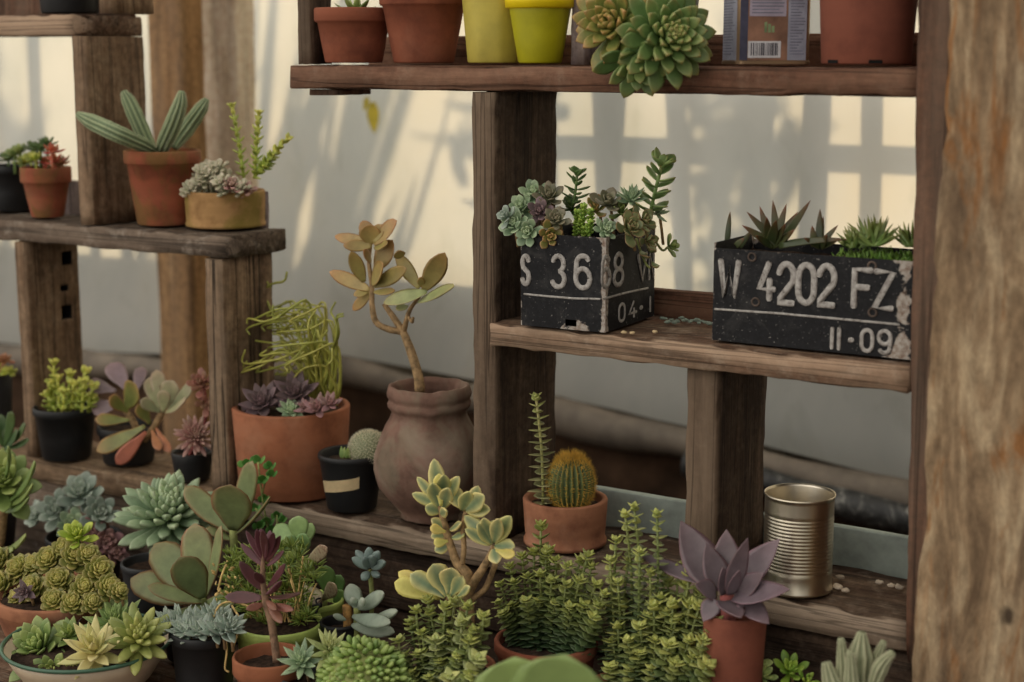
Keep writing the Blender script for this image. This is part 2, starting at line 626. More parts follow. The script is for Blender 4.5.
HEM = [(-4.4, -.70), (-1.95, -.672), (-1.55, -.645), (-1.157, -.60), (-.618, -.632), (-.2, -.668), (.063, -.70), (.6, -.74), (2.8, -.80)]
def hemz(x):
    for (a, p), (b, q) in zip(HEM, HEM[1:]):
        if x <= b:
            return H + p + (q - p) * (x - a) / (b - a)
    return H + HEM[-1][1]
YS = 1.02
def sheet_pt(u, v):
    x = -4.4 + 7.2 * u
    z0 = hemz(x)
    z = z0 + (2.55 - z0) * v
    y = YS + .018 * noise.noise(Vector((x * 2.3, z * .7, 0))) + .006 * noise.noise(Vector((x * 11, z * 2.2, 4)))
    y -= .05 * math.exp(-((z - z0) / .10) ** 2)
    return Vector((x, y, z))
t = NT('plastic_sheet')
t.t.nodes.remove(t.p)
nz = t.noise(3.2, 5, .6, t.obj((1, 1, .5), False), .4)
cS = t.ramp(nz, [(.3, lin((196, 198, 190))), (.55, lin((214, 212, 202))), (.75, lin((222, 216, 200)))])
nb = t.noise(9, 5, .65, t.obj((1, 1, .45), False), .6)
cS = t.mix(t.math('MULTIPLY', t.mask(nb, .55, .75), .3), cS, lin((150, 152, 130)))
d1 = t.n('ShaderNodeBsdfTranslucent'); d2 = t.n('ShaderNodeBsdfDiffuse')
d3 = t.n('ShaderNodeBsdfGlossy'); d3.inputs['Roughness'].default_value = .42
t.l(cS, d1.inputs[0]); t.l(cS, d2.inputs[0])
mx = t.n('ShaderNodeMixShader'); mx.inputs[0].default_value = .38
t.l(d1.outputs[0], mx.inputs[1]); t.l(d2.outputs[0], mx.inputs[2])
mx2 = t.n('ShaderNodeMixShader'); mx2.inputs[0].default_value = .04
t.l(mx.outputs[0], mx2.inputs[1]); t.l(d3.outputs[0], mx2.inputs[2])
t.l(mx2.outputs[0], t.out.inputs[0])
SHEET = t.m
SHEETO = grid(240, 90, sheet_pt).build('wall_back', SHEET)
tag(SHEETO, 'cloudy translucent plastic sheet hanging as the greenhouse wall behind the shelves', 'plastic sheet', kind='structure')

# rolled hem of the sheet, and the black pipe under it at the right
mb = MB()
xs = [-4.2 + i * .12 for i in range(int(6.8 / .12))]
tube(mb, [Vector((x, YS - .065 + .01 * noise.noise(Vector((x * 3, 0, 0))), hemz(x) - .03 + .012 * noise.noise(Vector((x * 5, 3, 0))))) for x in xs], lambda f: .030 + .006 * math.sin(f * 60), 14, sm=2)
ROLL = plain('dusty_plastic_roll', (108, 98, 86), .7, 0, .2, 14)
mb.build('rolled_hem', ROLL, SHEETO)
t = NT('black_sheeting')
n = t.noise(38, 5, .7, t.obj((1, .5, .5), False), 1.5)
t.set(Base_Color=t.ramp(n, [(.42, lin((34, 34, 34))), (.56, lin((62, 62, 60))), (.68, lin((150, 148, 140)))]), Roughness=.45)
t.bump(n, .5, .01)
mb = MB()
xs = [-.30 + i * .1 for i in range(30)]
tube(mb, [Vector((x, YS - .128, hemz(x) - .040 + .006 * noise.noise(Vector((x * 9, 3, 0))))) for x in xs], lambda f: .024 + .003 * math.sin(f * 70), 14, sm=2)
tag(mb.build('pipe', t.m), 'black plastic-wrapped pipe with pale creases, low behind the tin can', 'pipe')

# dark earth bank below the sheet
def bank(u, v):
    x = -4.4 + 7.2 * u
    z = (hemz(x) - .02) * v
    y = YS - .03 + .10 * (1 - v) * -1 + .02 * noise.noise(Vector((x * 9, z * 9, 0))) + .03 * noise.noise(Vector((x * 3, z * 2, 5)))
    return Vector((x, y, z))
tag(grid(220, 40, bank).build('ground_bank', EARTH), 'dark earth bank under the plastic sheet', 'ground', kind='structure')

# fence palings and shrubs behind the sheet: they cast the shadows seen on it
fen = thing('paling_fence', (-.6, YS + .1, 0), 'slatted paling fence seen as grey shadow bars through the plastic sheet', 'fence')
FW_ = plain('fence_grey', (120, 110, 96), .85)
rr = random.Random(3)
x = -3.6
while x < 1.6:
    w = rr.uniform(.030, .055)
    le = rr.uniform(-.05, .03)
    mb = MB()
    tube(mb, [Vector((x + le * k + .012 * rr.uniform(-1, 1), YS + .105, k * .42)) for k in range(6)], [w * .55, w * .5, w * .52, w * .45, w * .4], 8, sm=3)
    if not -1.46 < x < -.74: mb.build('paling', FW_, fen)
    x += w + rr.uniform(.045, .10)
for z, xa_, xb_ in ((H - .150, -.70, 1.7), (H + .55, -3.7, 1.7), (H - .30, -3.7, -1.5)):
    board(xa_, xb_, YS + .137, YS + .15, z, z + .045, 'x', .001, .002, z, .2).build('rail', FW_, fen)
board(-4.3, 2.7, YS + .155, YS + .18, 0, H - .40, 'x', .002, .003, 4, .2).build('sun_block_board', FW_, fen)  # unseen board added to keep sun off the lower part of the sheet

LEAFSH = plain('shrub_leaf', (96, 116, 60), .6)
def shrub(px, pz, r, n, Y, lab, nm='shrub'):
    c = at(px, pz, Y)
    th = thing(nm, (c.x, c.y, 0), lab, 'shrub', 'shrubs behind the plastic sheet')
    mb = MB()
    for i in range(n):
        d = Vector((rr.gauss(0, 1), rr.gauss(0, .6), rr.gauss(0, 1)))
        d = d.normalized() * rr.random() ** .5
        p = c + Vector((d.x * r, d.y * .10, d.z * r * 1.5))
        q = Vector((rr.uniform(-1, 1), rr.uniform(-1, 1), rr.uniform(-.6, 1)))
        leaf(mb, frame(p, q, (0, rr.uniform(-1, 1), 1)), rr.uniform(.07, .17), rr.uniform(.018, .05), .002, 'lance', .5, .1, seg=4, ring=6)
    o = mb.build('foliage', LEAFSH, th); o['kind'] = 'stuff'
    mb = MB()
    tube(mb, [Vector((c.x, c.y, 0)), c - Vector((.03, 0, r)), c + Vector((.02, 0, r * .6))], [.012, .009, .004], 8)
    mb.build('stem', STEMBROWN, th)
shrub(300, 30, .13, 150, YS + 1.02, 'leafy shrub shadowed on the sheet left of the tall centre upright')
shrub(262, -60, .13, 150, YS + 1.55, 'tall dense shrub shadowed on the sheet right of the pale pole')
def reeds(px, n, Y, lab):
    c = at(px, 300, Y)
    th = thing('reed_clump', (c.x, c.y, 0), lab, 'reeds')
    mb = MB()
    for i in range(n):
        b = Vector((c.x + rr.uniform(-.30, .30), c.y + rr.uniform(-.05, .05), rr.uniform(.35, .9)))
        leaf(mb, frame(b, (rr.uniform(.05, .55), rr.uniform(-.1, .1), 1), (rr.uniform(-.5, .5), -1, 0)), rr.uniform(.35, .85), rr.uniform(.014, .05), .002, 'lance', rr.uniform(-.5, .9), .1)
    tube(mb, [Vector((c.x, c.y, 0)), Vector((c.x, c.y, .9))], .02, 8, sm=1)
    for i in range(16):
        x = c.x + rr.uniform(-.28, .28)
        tube(mb, [Vector((c.x, c.y, .02)), Vector((x, c.y, .35)), Vector((x + .02, c.y, .9))], .003, 6)
    mb.build('blades', LEAFSH, th)['kind'] = 'stuff'
reeds(385, 84, YS + .46, 'clump of slanting reeds shadowed on the sheet above the jade plant in the urn')
shrub(640, 75, .13, 80, YS + .44, 'thin shrub shadowed on the sheet above the first number-plate box')
shrub(845, 95, .14, 100, YS + .44, 'shrub with curled leaves shadowed on the sheet above the second number-plate box')
shrub(60, 120, .16, 80, YS + .46, 'shrub shadowed on the sheet beyond the left end of the shelves')

# two wooden poles of the greenhouse, out of focus between shelves and sheet
def pole(pxa, pxb, Y, mat, lab, z1=1.9):
    xa = col(pxa, Y, H - .2); xb = col(pxb, Y, H - .2)
    mb = board(xa, xb, Y, Y + .06, 0, z1, 'z', .002, .004, pxa, .06)
    tag(mb.build('wooden_pole', mat), lab, 'pole')
pole(152, 186, .58, W_ZB, 'brown square wooden pole behind the cactus pot')
pole(190, 238, .72, W_ZB2, 'wide pale grey-tan pole to the right of the brown one')

# ------------------------------------------------------------------ shelf units
def addboard(parent, name, mat, *a, **k):
    return board(*a, **k).build(name, mat, parent)
D = .15
ru = thing('plank_shelf', (0, 0, 0), 'weathered rustic plank shelf holding the number-plate boxes, reaching the big post', 'shelf', 'rustic plank shelf units')
addboard(ru, 'shelf_board', W_XR, -.43, .368, 0, D, H - .042, H - .012, 'x', .0014, .007, 1)
addboard(ru, 'shelf_board', W_X, -.128, .3755, -.010, D, H - .339, H - .310, 'x', .0014, .006, 2)
addboard(ru, 'shelf_board', W_XB, -.54, .384, 0, D, H - .617, H - .584, 'x', .0014, .006, 3)
addboard(ru, 'upright', W_Z, -.161, -.1265, .001, D - .004, H - .583, H - .0425, 'z', .0014, .005, 4)
addboard(ru, 'upright', W_Z, .121, .160, .003, D - .004, H - .583, H - .340, 'z', .0014, .005, 5)
mb = board(.3775, .420, -.012, D - .001, H - .622, H + .25, 'z', .001, .003, 6)
for v in mb.v: v.x -= (v.z - (H - .32)) * .026
mb.build('upright', W_ZD, ru)
xa = col(293, .003, H + .02)
addboard(ru, 'upright', W_Z, xa, xa + .022, .01, .056, H - .011, H + .25, 'z', .001, .004, 7)
xa = col(570, .07, H + .02)
addboard(ru, 'upright', W_ZV, xa, xa + .020, .07, D - .002, H - .011, H + .25, 'z', .001, .003, 8)
addboard(ru, 'back_rail', W_XR, -.42, .36, D + .001, D + .018, H - .04, H + .024, 'x', .001, .003, 9)
addboard(ru, 'back_rail', W_XR, -.125, .378, D + .001, D + .018, H - .335, H - .279, 'x', .001, .003, 10)
o = addboard(ru, 'back_rail', BLUEPAINT, -.125, .378, D + .001, D + .016, H - .61, H - .540, 'x', .0006, .002, 11)
o['label'] = 'blue painted back rail'
pg = at(338, 96, .06)
addboard(ru, 'peg', W_ZD, pg.x - .022, pg.x + .022, .03, .10, H - .050, H - .0425, 'x', .001, .002, 12)

DL = .125
lu = thing('plank_shelf', (-.9, 0, 0), 'weathered plank shelf at the left with the cactus pots and plants in black pots', 'shelf', 'rustic plank shelf units')
addboard(lu, 'shelf_board', W_X, -1.35, -.81, 0, DL + .008, ZLU - .03, ZLU - .001, 'x', .0014, .006, 21)
addboard(lu, 'shelf_board', W_XG, -1.35, -.546, 0, DL, ZLM - .032, ZLM - .001, 'x', .0014, .006, 22)
addboard(lu, 'shelf_board', W_XL, -1.35, -.545, 0, DL, ZB - .036, ZB - .001, 'x', .0014, .006, 23)
holey = addboard(lu, 'upright', W_ZW, -.954, -.928, .002, DL - .022, ZB, ZLM - .0325, 'z', .0012, .005, 24)
addboard(lu, 'upright', W_ZG, -.587, -.552, .001, DL - .022, ZB, ZLM - .0325, 'z', .0014, .006, 25)
addboard(lu, 'upright', W_ZW, -.816, -.786, .001, DL - .012, ZLM, ZLU - .0305, 'z', .0012, .005, 26)
xa = col(97, .02, ZLU + .03)
addboard(lu, 'upright', W_ZW, xa, xa + .026, .02, DL - .022, ZLU, ZLU + .3, 'z', .0012, .005, 27)
addboard(lu, 'back_rail', W_ZV, -1.35, -.59, DL + .001, DL + .016, ZLM - .03, ZLM + .047, 'x', .001, .003, 28)
addboard(lu, 'back_rail', W_ZD, -1.35, -.83, DL + .001, DL + .016, ZLU - .02, ZLU + .12, 'x', .001, .003, 29)
# mortise holes cut in the left upright
for (px, py, w, h) in ((67, 258, .012, .020), (64.5, 288, .009, .009), (67, 312, .012, .021)):
    p = onplane(px, py, Vector((-.928, 0, 0)), Vector((1, 0, 0)))
    me = bpy.data.meshes.new('cut')
    vs = [(-.928 + sx * .014 - .004, p.y + sy * w * .85, p.z + sz * h / 2) for sx in (-1, 1) for sy in (-1, 1) for sz in (-1, 1)]
    me.from_pydata(vs, [], [(0, 1, 3, 2), (4, 6, 7, 5), (0, 4, 5, 1), (2, 3, 7, 6), (0, 2, 6, 4), (1, 5, 7, 3)])
    me.materials.append(HOLE_SHADE)
    co = bpy.data.objects.new('cut', me); COL.objects.link(co)
    md = holey.modifiers.new('b', 'BOOLEAN'); md.object = co; md.operation = 'DIFFERENCE'; md.solver = 'EXACT'; md.material_mode = 'TRANSFER'
    bpy.context.view_layer.update()
    nm = bpy.data.meshes.new_from_object(holey.evaluated_get(bpy.context.evaluated_depsgraph_get()))
    holey.modifiers.clear(); holey.data = nm
    bpy.data.objects.remove(co)

# the big post in front of the shelf's right end
xb = at(928, 330, -.085).x
mb = board(xb, xb + .20, -.085, -.015, 0, 2.0, 'z', .0022, .012, 31, .02, .006)
for v in mb.v: v.x += (v.z - (H - .3)) * .012
tag(mb.build('timber_post', W_ZP), 'big light-brown timber post with wavy edge at the far right', 'post')

# planks under the bottom shelf and the tier in front
def plank(x0, x1, y0, y1, z0, z1, lab, mat, seed):
    tag(board(x0, x1, y0, y1, z0, z1, 'x', .002, .008, seed, .03).build('plank', mat), lab, 'plank', 'planks of the stepped bench')
plank(-.60, .40, .012, .05, H - .70, H - .622, 'upper dark riser plank directly beneath the right bottom shelf', W_XD, 41)
plank(-.60, .40, .018, .05, .002, H - .703, 'lower dark riser plank behind the front row of pots', W_XD, 42)
plank(-1.5, -.605, .012, .05, .002, H - .622, 'grey riser plank beneath the left bottom shelf', W_XG, 43)
plank(-1.4, .42, -.20, .008, ZT - .03, ZT - .001, 'rear plank of the bench that carries the front row of pots', W_XB, 44)
plank(-1.4, .42, -.45, -.205, ZT - .03, ZT - .001, 'front plank of the bench under the enamel bowl and small pots', W_X, 45)
for i, (x, y) in enumerate(((-1.2, -.06), (-.4, -.06), (.34, -.06), (-1.2, -.36), (-.4, -.36), (.34, -.36))):
    tag(board(x, x + .05, y - .03, y + .02, 0, ZT - .031, 'z', .001, .003, 60 + i, .04).build('bench_prop', W_Z), 'rough wooden prop under the plank bench', 'prop', 'props under the bench')
for i, (x, z) in enumerate(((-.58, ZB - .037), (.395, H - .6225), (-.949, ZB - .0365), (-1.3, ZB - .0365))):
    pass

# a yellow leaf caught on the sheet
p = at(373, 120, YS - .012)
mb = MB(); leaf(mb, frame(p + Vector((0, 0, .035)), (.1, 0, -1), (0, -1, .1)), .062, .030, .0015, 'lance', .2, .1)
leaf(mb, frame(p + Vector((-.012, 0, .045)), (-.3, 0, -1), (0, -1, .1)), .03, .014, .0015, 'lance', .2, .1)
tag(mb.build('leaf', plain('yellow_leaf', (196, 178, 60), .7), None, origin=p), 'small yellow leaf caught on the plastic sheet above the urn plant', 'leaf')

# ================================================================== PLANTS
CAMD = lambda p: (CAM - p).normalized()
ZUP = Vector((0, 0, 1))

# leaf materials
L_GREEN = leafmat('leaf_green', (112, 134, 72), (152, 168, 92), (184, 190, 112), .35)
L_ECHO = leafmat('leaf_echeveria', (98, 128, 72), (140, 166, 98), (176, 120, 64), .45, (168, 178, 110), .3, 6, 9)
L_ECHO_OR = leafmat('leaf_echeveria_orange', (116, 134, 66), (150, 164, 88), (196, 122, 72), .6, (176, 132, 80), .3, 5, 5)
L_GREYGREEN = leafmat('leaf_grey_green', (128, 152, 120), (162, 184, 142), (186, 196, 156), .35, (190, 206, 172), .55, 4)
L_BLUE = leafmat('leaf_blue_grey', (130, 148, 132), (166, 182, 164), (186, 178, 168), .3, (190, 202, 194), .4, 5)
L_PALE = leafmat('leaf_pale_bloom', (150, 164, 146), (176, 188, 170), (196, 190, 172), .3, rough=.65)
L_WHITE = leafmat('leaf_whitish', (176, 176, 146), (206, 206, 180), (206, 168, 150), .35)
L_PURPLE = leafmat('leaf_purple', (100, 85, 87), (122, 106, 104), (130, 92, 94), .4, (152, 112, 114), .5, 8, rough=.55)
L_DUSKP = leafmat('leaf_big_purple', (106, 93, 98), (118, 102, 104), (130, 94, 98), .35, (156, 108, 118), .6, 10, rough=.38, spec=.5)
L_DUSK = leafmat('leaf_dusky_green', (116, 116, 92), (136, 138, 108), (130, 98, 80), .4, (146, 140, 112), .4, 6)
L_MAUVE = leafmat('leaf_mauve', (136, 106, 106), (156, 126, 118), (168, 110, 104), .4, (186, 140, 132), .5, 6)
L_PADDLE = leafmat('leaf_paddle', (126, 138, 92), (144, 154, 102), (150, 100, 66), .45, (158, 100, 72), .9, 7, 7)
L_OLIVE = leafmat('leaf_olive_orange', (120, 124, 64), (140, 142, 76), (196, 124, 80), .5, (204, 134, 92), .7, 7, 5)
L_ORANGE = leafmat('leaf_orange', (172, 112, 78), (170, 126, 84), (156, 98, 72), .4)
L_LAV = leafmat('leaf_lavender', (142, 124, 128), (150, 136, 130), (166, 132, 126), .4, (182, 156, 150), .5, 6)
L_KAL = leafmat('leaf_kalanchoe_bronze', (150, 134, 82), (168, 150, 88), (178, 122, 70), .6, (170, 112, 66), .6, 6, 3)
L_KALG = leafmat('leaf_kalanchoe_green', (148, 158, 106), (156, 160, 100), (176, 140, 86), .35, (176, 130, 80), .5, 8)
L_RED = leafmat('leaf_wine', (92, 50, 54), (112, 54, 60), (74, 40, 46), .4, (150, 112, 118), .5, 6)
L_ROSE = leafmat('leaf_rose', (150, 106, 98), (164, 124, 110), (196, 166, 148), .7)
L_CRASS = leafmat('leaf_crassula', (66, 88, 56), (190, 194, 108), (104, 118, 74), .3, (98, 116, 76), .3, 5, vary=.35)
L_CRASSD = leafmat('leaf_crassula_dark', (60, 82, 52), (174, 180, 96), (98, 112, 72), .3, (90, 108, 68), .3, 5, vary=.35)
L_CRASSP = leafmat('leaf_crassula_pale', (98, 112, 78), (180, 186, 112), (122, 126, 84), .4, (156, 160, 116), .4, 5)
L_SEDUM = leafmat('leaf_sedum_yellow', (150, 168, 64), (206, 206, 96), (206, 196, 110), .4)
L_BEAD = leafmat('leaf_bead', (126, 152, 76), (150, 172, 92), (160, 176, 108), .4)
L_ROS = leafmat('leaf_small_rosette', (112, 124, 62), (184, 188, 92), (178, 140, 84), .4, (168, 150, 88), .3, 5)
L_CREAM = leafmat('leaf_cream', (210, 202, 138), (226, 218, 154), (216, 206, 150), .3, vary=.15)
L_CHUNK = leafmat('leaf_chunky_yellow_green', (144, 156, 84), (172, 178, 98), (190, 180, 112), .3)
L_VARI = leafmat('leaf_variegated', (112, 134, 104), (124, 142, 100), (230, 212, 136), .35, (238, 222, 146), 1.0, 1.7, 5, vary=.15)
L_VARY = leafmat('leaf_variegated_yellow', (190, 180, 96), (214, 200, 100), (236, 214, 116), .5, (240, 220, 130), 1.0, 2.2, 4, vary=.15)
L_JADE = leafmat('leaf_jade_light', (134, 164, 104), (160, 184, 120), (150, 170, 110), .2)
L_SPOT = leafmat('leaf_spotted', (176, 166, 132), (176, 166, 132), (170, 130, 110), .4, spot=(124, 80, 66))
L_DARKG = leafmat('leaf_dark_green', (72, 100, 56), (100, 130, 70), (130, 110, 60), .2)
L_ALOE = leafmat('leaf_aloe', (66, 76, 44), (88, 98, 56), (140, 72, 52), .75, (110, 84, 56), .4, 8, 4)
L_SPIKY = leafmat('leaf_spiky', (112, 136, 70), (140, 160, 84), (150, 120, 74), .5)
L_MOSS = leafmat('leaf_moss', (100, 134, 52), (120, 150, 60))
L_FRONT = leafmat('leaf_front_large', (166, 186, 112), (172, 190, 114), (176, 190, 116), .3, mott=.15)
L_REDGR = leafmat('leaf_red_orange', (190, 96, 74), (196, 130, 84), (206, 84, 66), .6)
L_FINE = leafmat('leaf_fine_green', (104, 124, 52), (132, 148, 64), (150, 150, 80), .3)


def cactus_mat(name, dark, light):
    t = NT(name)
    a = t.n('ShaderNodeAttribute', attribute_name='lf')
    sp = t.n('ShaderNodeSeparateColor'); t.l(a.outputs['Color'], sp.inputs[0])
    n = t.noise(90, 4, .6, t.obj((1, 1, 1)))
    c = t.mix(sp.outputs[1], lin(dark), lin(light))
    c = t.mix(.25, c, t.ramp(n, [(.3, (.25, .25, .25, 1)), (.7, (.75, .75, .75, 1))]), 'OVERLAY')
    t.set(Base_Color=c, Roughness=.65)
    return t.m
C_ARM = cactus_mat('cactus_arm', (98, 116, 84), (160, 172, 130))
C_BARREL = cactus_mat('cactus_barrel', (58, 74, 44), (112, 118, 62))
C_PALE = cactus_mat('cactus_pale', (126, 132, 100), (172, 172, 138))
SPINE_G = plain('spine_golden', (206, 164, 70), .7, 0, .15, 90)
SPINE_W = plain('spine_white', (214, 206, 180), .7, 0, .1, 90)


def pot(th, c, rt, rb, h, mat, rim=0.0, over=0.003, wall=.004, soil=.86, wob=0.0, soilmat=None, poly=0, name='pot', seg=48, foot=0.0):
    p = []
    if foot:
        p += [(rb * .93, 0), (rb + foot, 0.001), (rb + foot, h * .10), (rb, h * .13)]
    else:
        p += [(rb * .9, 0), (rb - .001, .0004), (rb, .002)]
    if rim:
        k = (h - rim) / h
        rm = rb + (rt - over - rb) * 1.0
        p += [(rb + (rm - rb) * .5, (h - rim) * .5), (rm, h - rim - .001), (rt - .0012, h - rim), (rt, h - rim + .002), (rt, h - .002)]
    else:
        p += [(rb + (rt - rb) * .33, h * .33), (rb + (rt - rb) * .66, h * .66), (rt, h - .002)]
    p += [(rt - .001, h), (rt - wall + .001, h), (rt - wall, h - .002)]
    sz = h * soil
    ri = (rb + (rt - rb) * soil) - wall
    p += [(ri, sz), (ri * .97, sz - .004)]
    mb = MB()
    lathe(mb, p, c, seg, wob, poly=poly, seed=c[0] * 9)
    o = mb.build(name, mat, th)
    mb = MB()
    vs = []
    N = 28
    rings = [0, .3, .6, .85, 1.0]
    fs = []
    for i, q in enumerate(rings):
        for k in range(N):
            a = 2 * PI * k / N
            x, y = math.cos(a) * ri * q * .995, math.sin(a) * ri * q * .995
            vs.append(Vector((c[0] + x, c[1] + y, c[2] + sz + .003 * noise.noise(Vector((x * 160, y * 160, c[0]))) - (.002 if q == 1 else 0))))
    for i in range(len(rings) - 1):
        for k in range(N):
            k2 = (k + 1) % N
            fs.append((i * N + k, (i + 1) * N + k, (i + 1) * N + k2, i * N + k2))
    mb.add(vs, fs)
    mb.build('soil', soilmat or SOIL, th)
    return o


def newpot(px, Y, Z, half_px, top_py, half_base_px, mat, label, name, group, cat='potted plant', h=None, **k):
    """A pot seen at picture column px standing on height Z at depth Y."""
    c = Vector((col(px, Y, Z), Y, Z + EPS))
    s = sc(c + Vector((0, 0, .04)))
    if h is None:
        h = at(px, top_py, Y).z - c.z
    th = thing(name, c, label, cat, group)
    pot(th, c, half_px * s, half_base_px * s, h, mat, **k)
    th['_h'] = h
    return th, c, s, h


def pleaf(mb, b, t, w, Yb, Yt, shape='paddle', n=None, T=.0035, curl=.3, cup=.08, age=1.0, twist=0.0, wave=0.0):
    B = at(b[0], b[1], Yb); P = at(t[0], t[1], Yt)
    d = P - B
    nn = facing(n) if n is not None else (CAMD(B) + ZUP * .35)
    leaf(mb, frame(B, d, nn), d.length * 1.03, w * sc(B), T, shape, curl, cup, age, twist, wave=wave)


def stemp(mb, pts, r, seg=8, **k):
    tube(mb, [at(*p) for p in pts], r, seg, **k)


def stack(mb, p0, p1, s0, s1, n, shape='tri', el=20, T=.0022, L=1.0, W=1.05, curl=.35, cup=.05, stem=.0012, topn=2, bend=None):
    """A stem with crossed pairs of leaves, biggest at s0 (foot), smallest at s1 (tip)."""
    p0, p1 = Vector(p0), Vector(p1)
    ax = (p1 - p0).normalized()
    u = ax.orthogonal().normalized()
    a0 = R.random() * 6.28
    v = ax.cross(u)
    u, v = u * math.cos(a0) + v * math.sin(a0), v * math.cos(a0) - u * math.sin(a0)
    bn = bend or Vector((R.uniform(-1, 1), R.uniform(-1, 1), 0)) * (p1 - p0).length * .04
    P = lambda f: p0 + (p1 - p0) * f + bn * math.sin(f * PI)
    tube(mb, [P(k / 5) for k in range(6)], stem, 6, sm=1)
    for i in range(n):
        f = (i + .5) / n
        c = P(f)
        s = s0 + (s1 - s0) * f ** 1.3
        e = math.radians(el + 35 * f ** 4 + R.uniform(-5, 5))
        for sg in (1, -1):
            r = (u if i % 2 else v) * sg
            r = (r + (v if i % 2 else u) * R.uniform(-.15, .15)).normalized()
            d = r * math.cos(e) + ax * math.sin(e)
            leaf(mb, frame(c + r * .0005, d, ax * math.cos(e) - r * math.sin(e)), s * L * R.uniform(.9, 1.1), s * W, T, shape, curl, cup, 1 - f ** 3.2, seg=5, ring=6)
    for k in range(topn * 2):
        a = k * PI / 2 + (k // 4) * PI / 4
        r = u * math.cos(a) + v * math.sin(a)
        e = math.radians(28 + 38 * (k // 4))
        d = r * math.cos(e) + ax * math.sin(e)
        leaf(mb, frame(P(1), d, ax - r), s1 * (.9 - .35 * (k // 4)), s1 * (.8 - .3 * (k // 4)), T, shape, .3, cup, 0, seg=5, ring=6)


GL = 'potted plants on the left shelf'
GR = 'potted plants on the right shelf'
GU = 'pots on the top board'
GF = 'potted succulents in the front row'

# ---------------------------------------------------------------- left shelf, middle board
th, c, s, h = newpot(12, .082, ZLM, 24, 165, 19, BLACKPOT, 'black plastic pot of green and yellow rosettes at the left end of the middle board', 'potted_succulent', GL, rim=.012)
for k, (x, y, m) in enumerate(((8, 155, L_DARKG), (20, 147, L_GREEN), (31, 155, L_SEDUM), (24, 158, L_SEDUM), (14, 150, L_ECHO), (34, 145, L_DARKG))):
    mb = MB(); p = at(x, y, .075 - (k % 3) * .012)
    rosette(mb, p - Vector((0, 0, .008)), (R.uniform(-.3, .3), -.3, 1), 22, .017, .010, .003, 'spoon', (5, 80))
    tube(mb, [Vector((p.x, p.y, c.z + h * .84)), p], .002, 6)
    mb.build('rosette', m, th)
th, c, s, h = newpot(48, .045, ZLM, 25, 167, 16, TERRA_MOSS, 'small mossy terracotta pot of reddish succulents beside the black pot', 'potted_succulent', GL, rim=.022, over=.004)
for k, (x, y, m) in enumerate(((44, 160, L_REDGR), (55, 158, L_REDGR), (52, 148, L_REDGR), (62, 160, L_ORANGE), (40, 146, L_DARKG), (36, 156, L_SEDUM), (47, 141, L_DARKG))):
    mb = MB(); p = at(x, y, .05 - (k % 3) * .008)
    rosette(mb, p - Vector((0, 0, .006)), (R.uniform(-.3, .3), -.3, 1), 18, .016, .008, .003, 'lance', (5, 80))
    tube(mb, [Vector((p.x, p.y, c.z + h * .84)), p], .002, 6)
    mb.build('rosette', m, th)

def cactus_arm(th, pts, r, mat, ribs=9, spines=True, sp_len=.003, nm='cactus_arm', ribd=.13, every=3):
    mb = MB()
    P = [at(*p) for p in pts]
    tube(mb, P, r, 72, sm=7, ribs=ribs, ribd=ribd, bump=.09)
    o = mb.build(nm, mat, th)
    if spines:
        sb = MB()
        Q = smooth_pts(P, 8)
        n = len(Q)
        for i in range(1, n - 1):
            t = (Q[i + 1] - Q[i - 1]).normalized(); u = t.orthogonal().normalized(); v = t.cross(u)
            f = i / (n - 1); x = f * (len(r) - 1); j = min(int(x), len(r) - 2); rad = r[j] + (r[j + 1] - r[j]) * (x - j)
            for k in range(ribs):
                a = 2 * PI * k / ribs
                d = u * math.cos(a) + v * math.sin(a)
                for q in range(3):
                    dd = (d + Vector((R.uniform(-1, 1), R.uniform(-1, 1), R.uniform(-1, 1))) * .6).normalized()
                    b = Q[i] + d * rad * 1.0
                    w = dd.orthogonal().normalized() * .00022
                    sb.add([b + w, b - w, b + dd.cross(w).normalized() * .0003, b + dd * sp_len], [(0, 1, 3), (1, 2, 3), (2, 0, 3)])
        sb.build('spines', SPINE_W, o, smooth=False)
    return o

th, c, s, h = newpot(165, .062, ZLM, 38, 150, 27, TERRA_MOSS, 'terracotta pot of the four-armed sprawling cactus', 'potted_cactus', GL, rim=.018, over=.004, soil=.9)
q = .0100
cactus_arm(th, [(156, 152, .05), (143, 145, .025), (118, 134, -.014), (94, 123, -.022), (77, 114, -.028)], [q * .45, q * .8, q, q * 1.05, q * .95, q * .35], C_ARM)
cactus_arm(th, [(154, 152, .06), (147, 142, .055), (138, 122, .048), (129, 102, .042), (123, 91, .038)], [q * .45, q * .85, q * 1.0, q, q * .85, q * .35], C_ARM)
cactus_arm(th, [(160, 152, .055), (165, 142, .05), (174, 122, .045), (180, 104, .045), (182, 91, .045)], [q * .5, q * .95, q * 1.05, q, q * .8, q * .35], C_ARM)
cactus_arm(th, [(174, 148, .08), (180, 138, .09), (190, 124, .1), (200, 110, .105), (207, 99, .11)], [q * .45, q * .8, q * 1.0, q * .95, q * .85, q * .35], C_ARM)

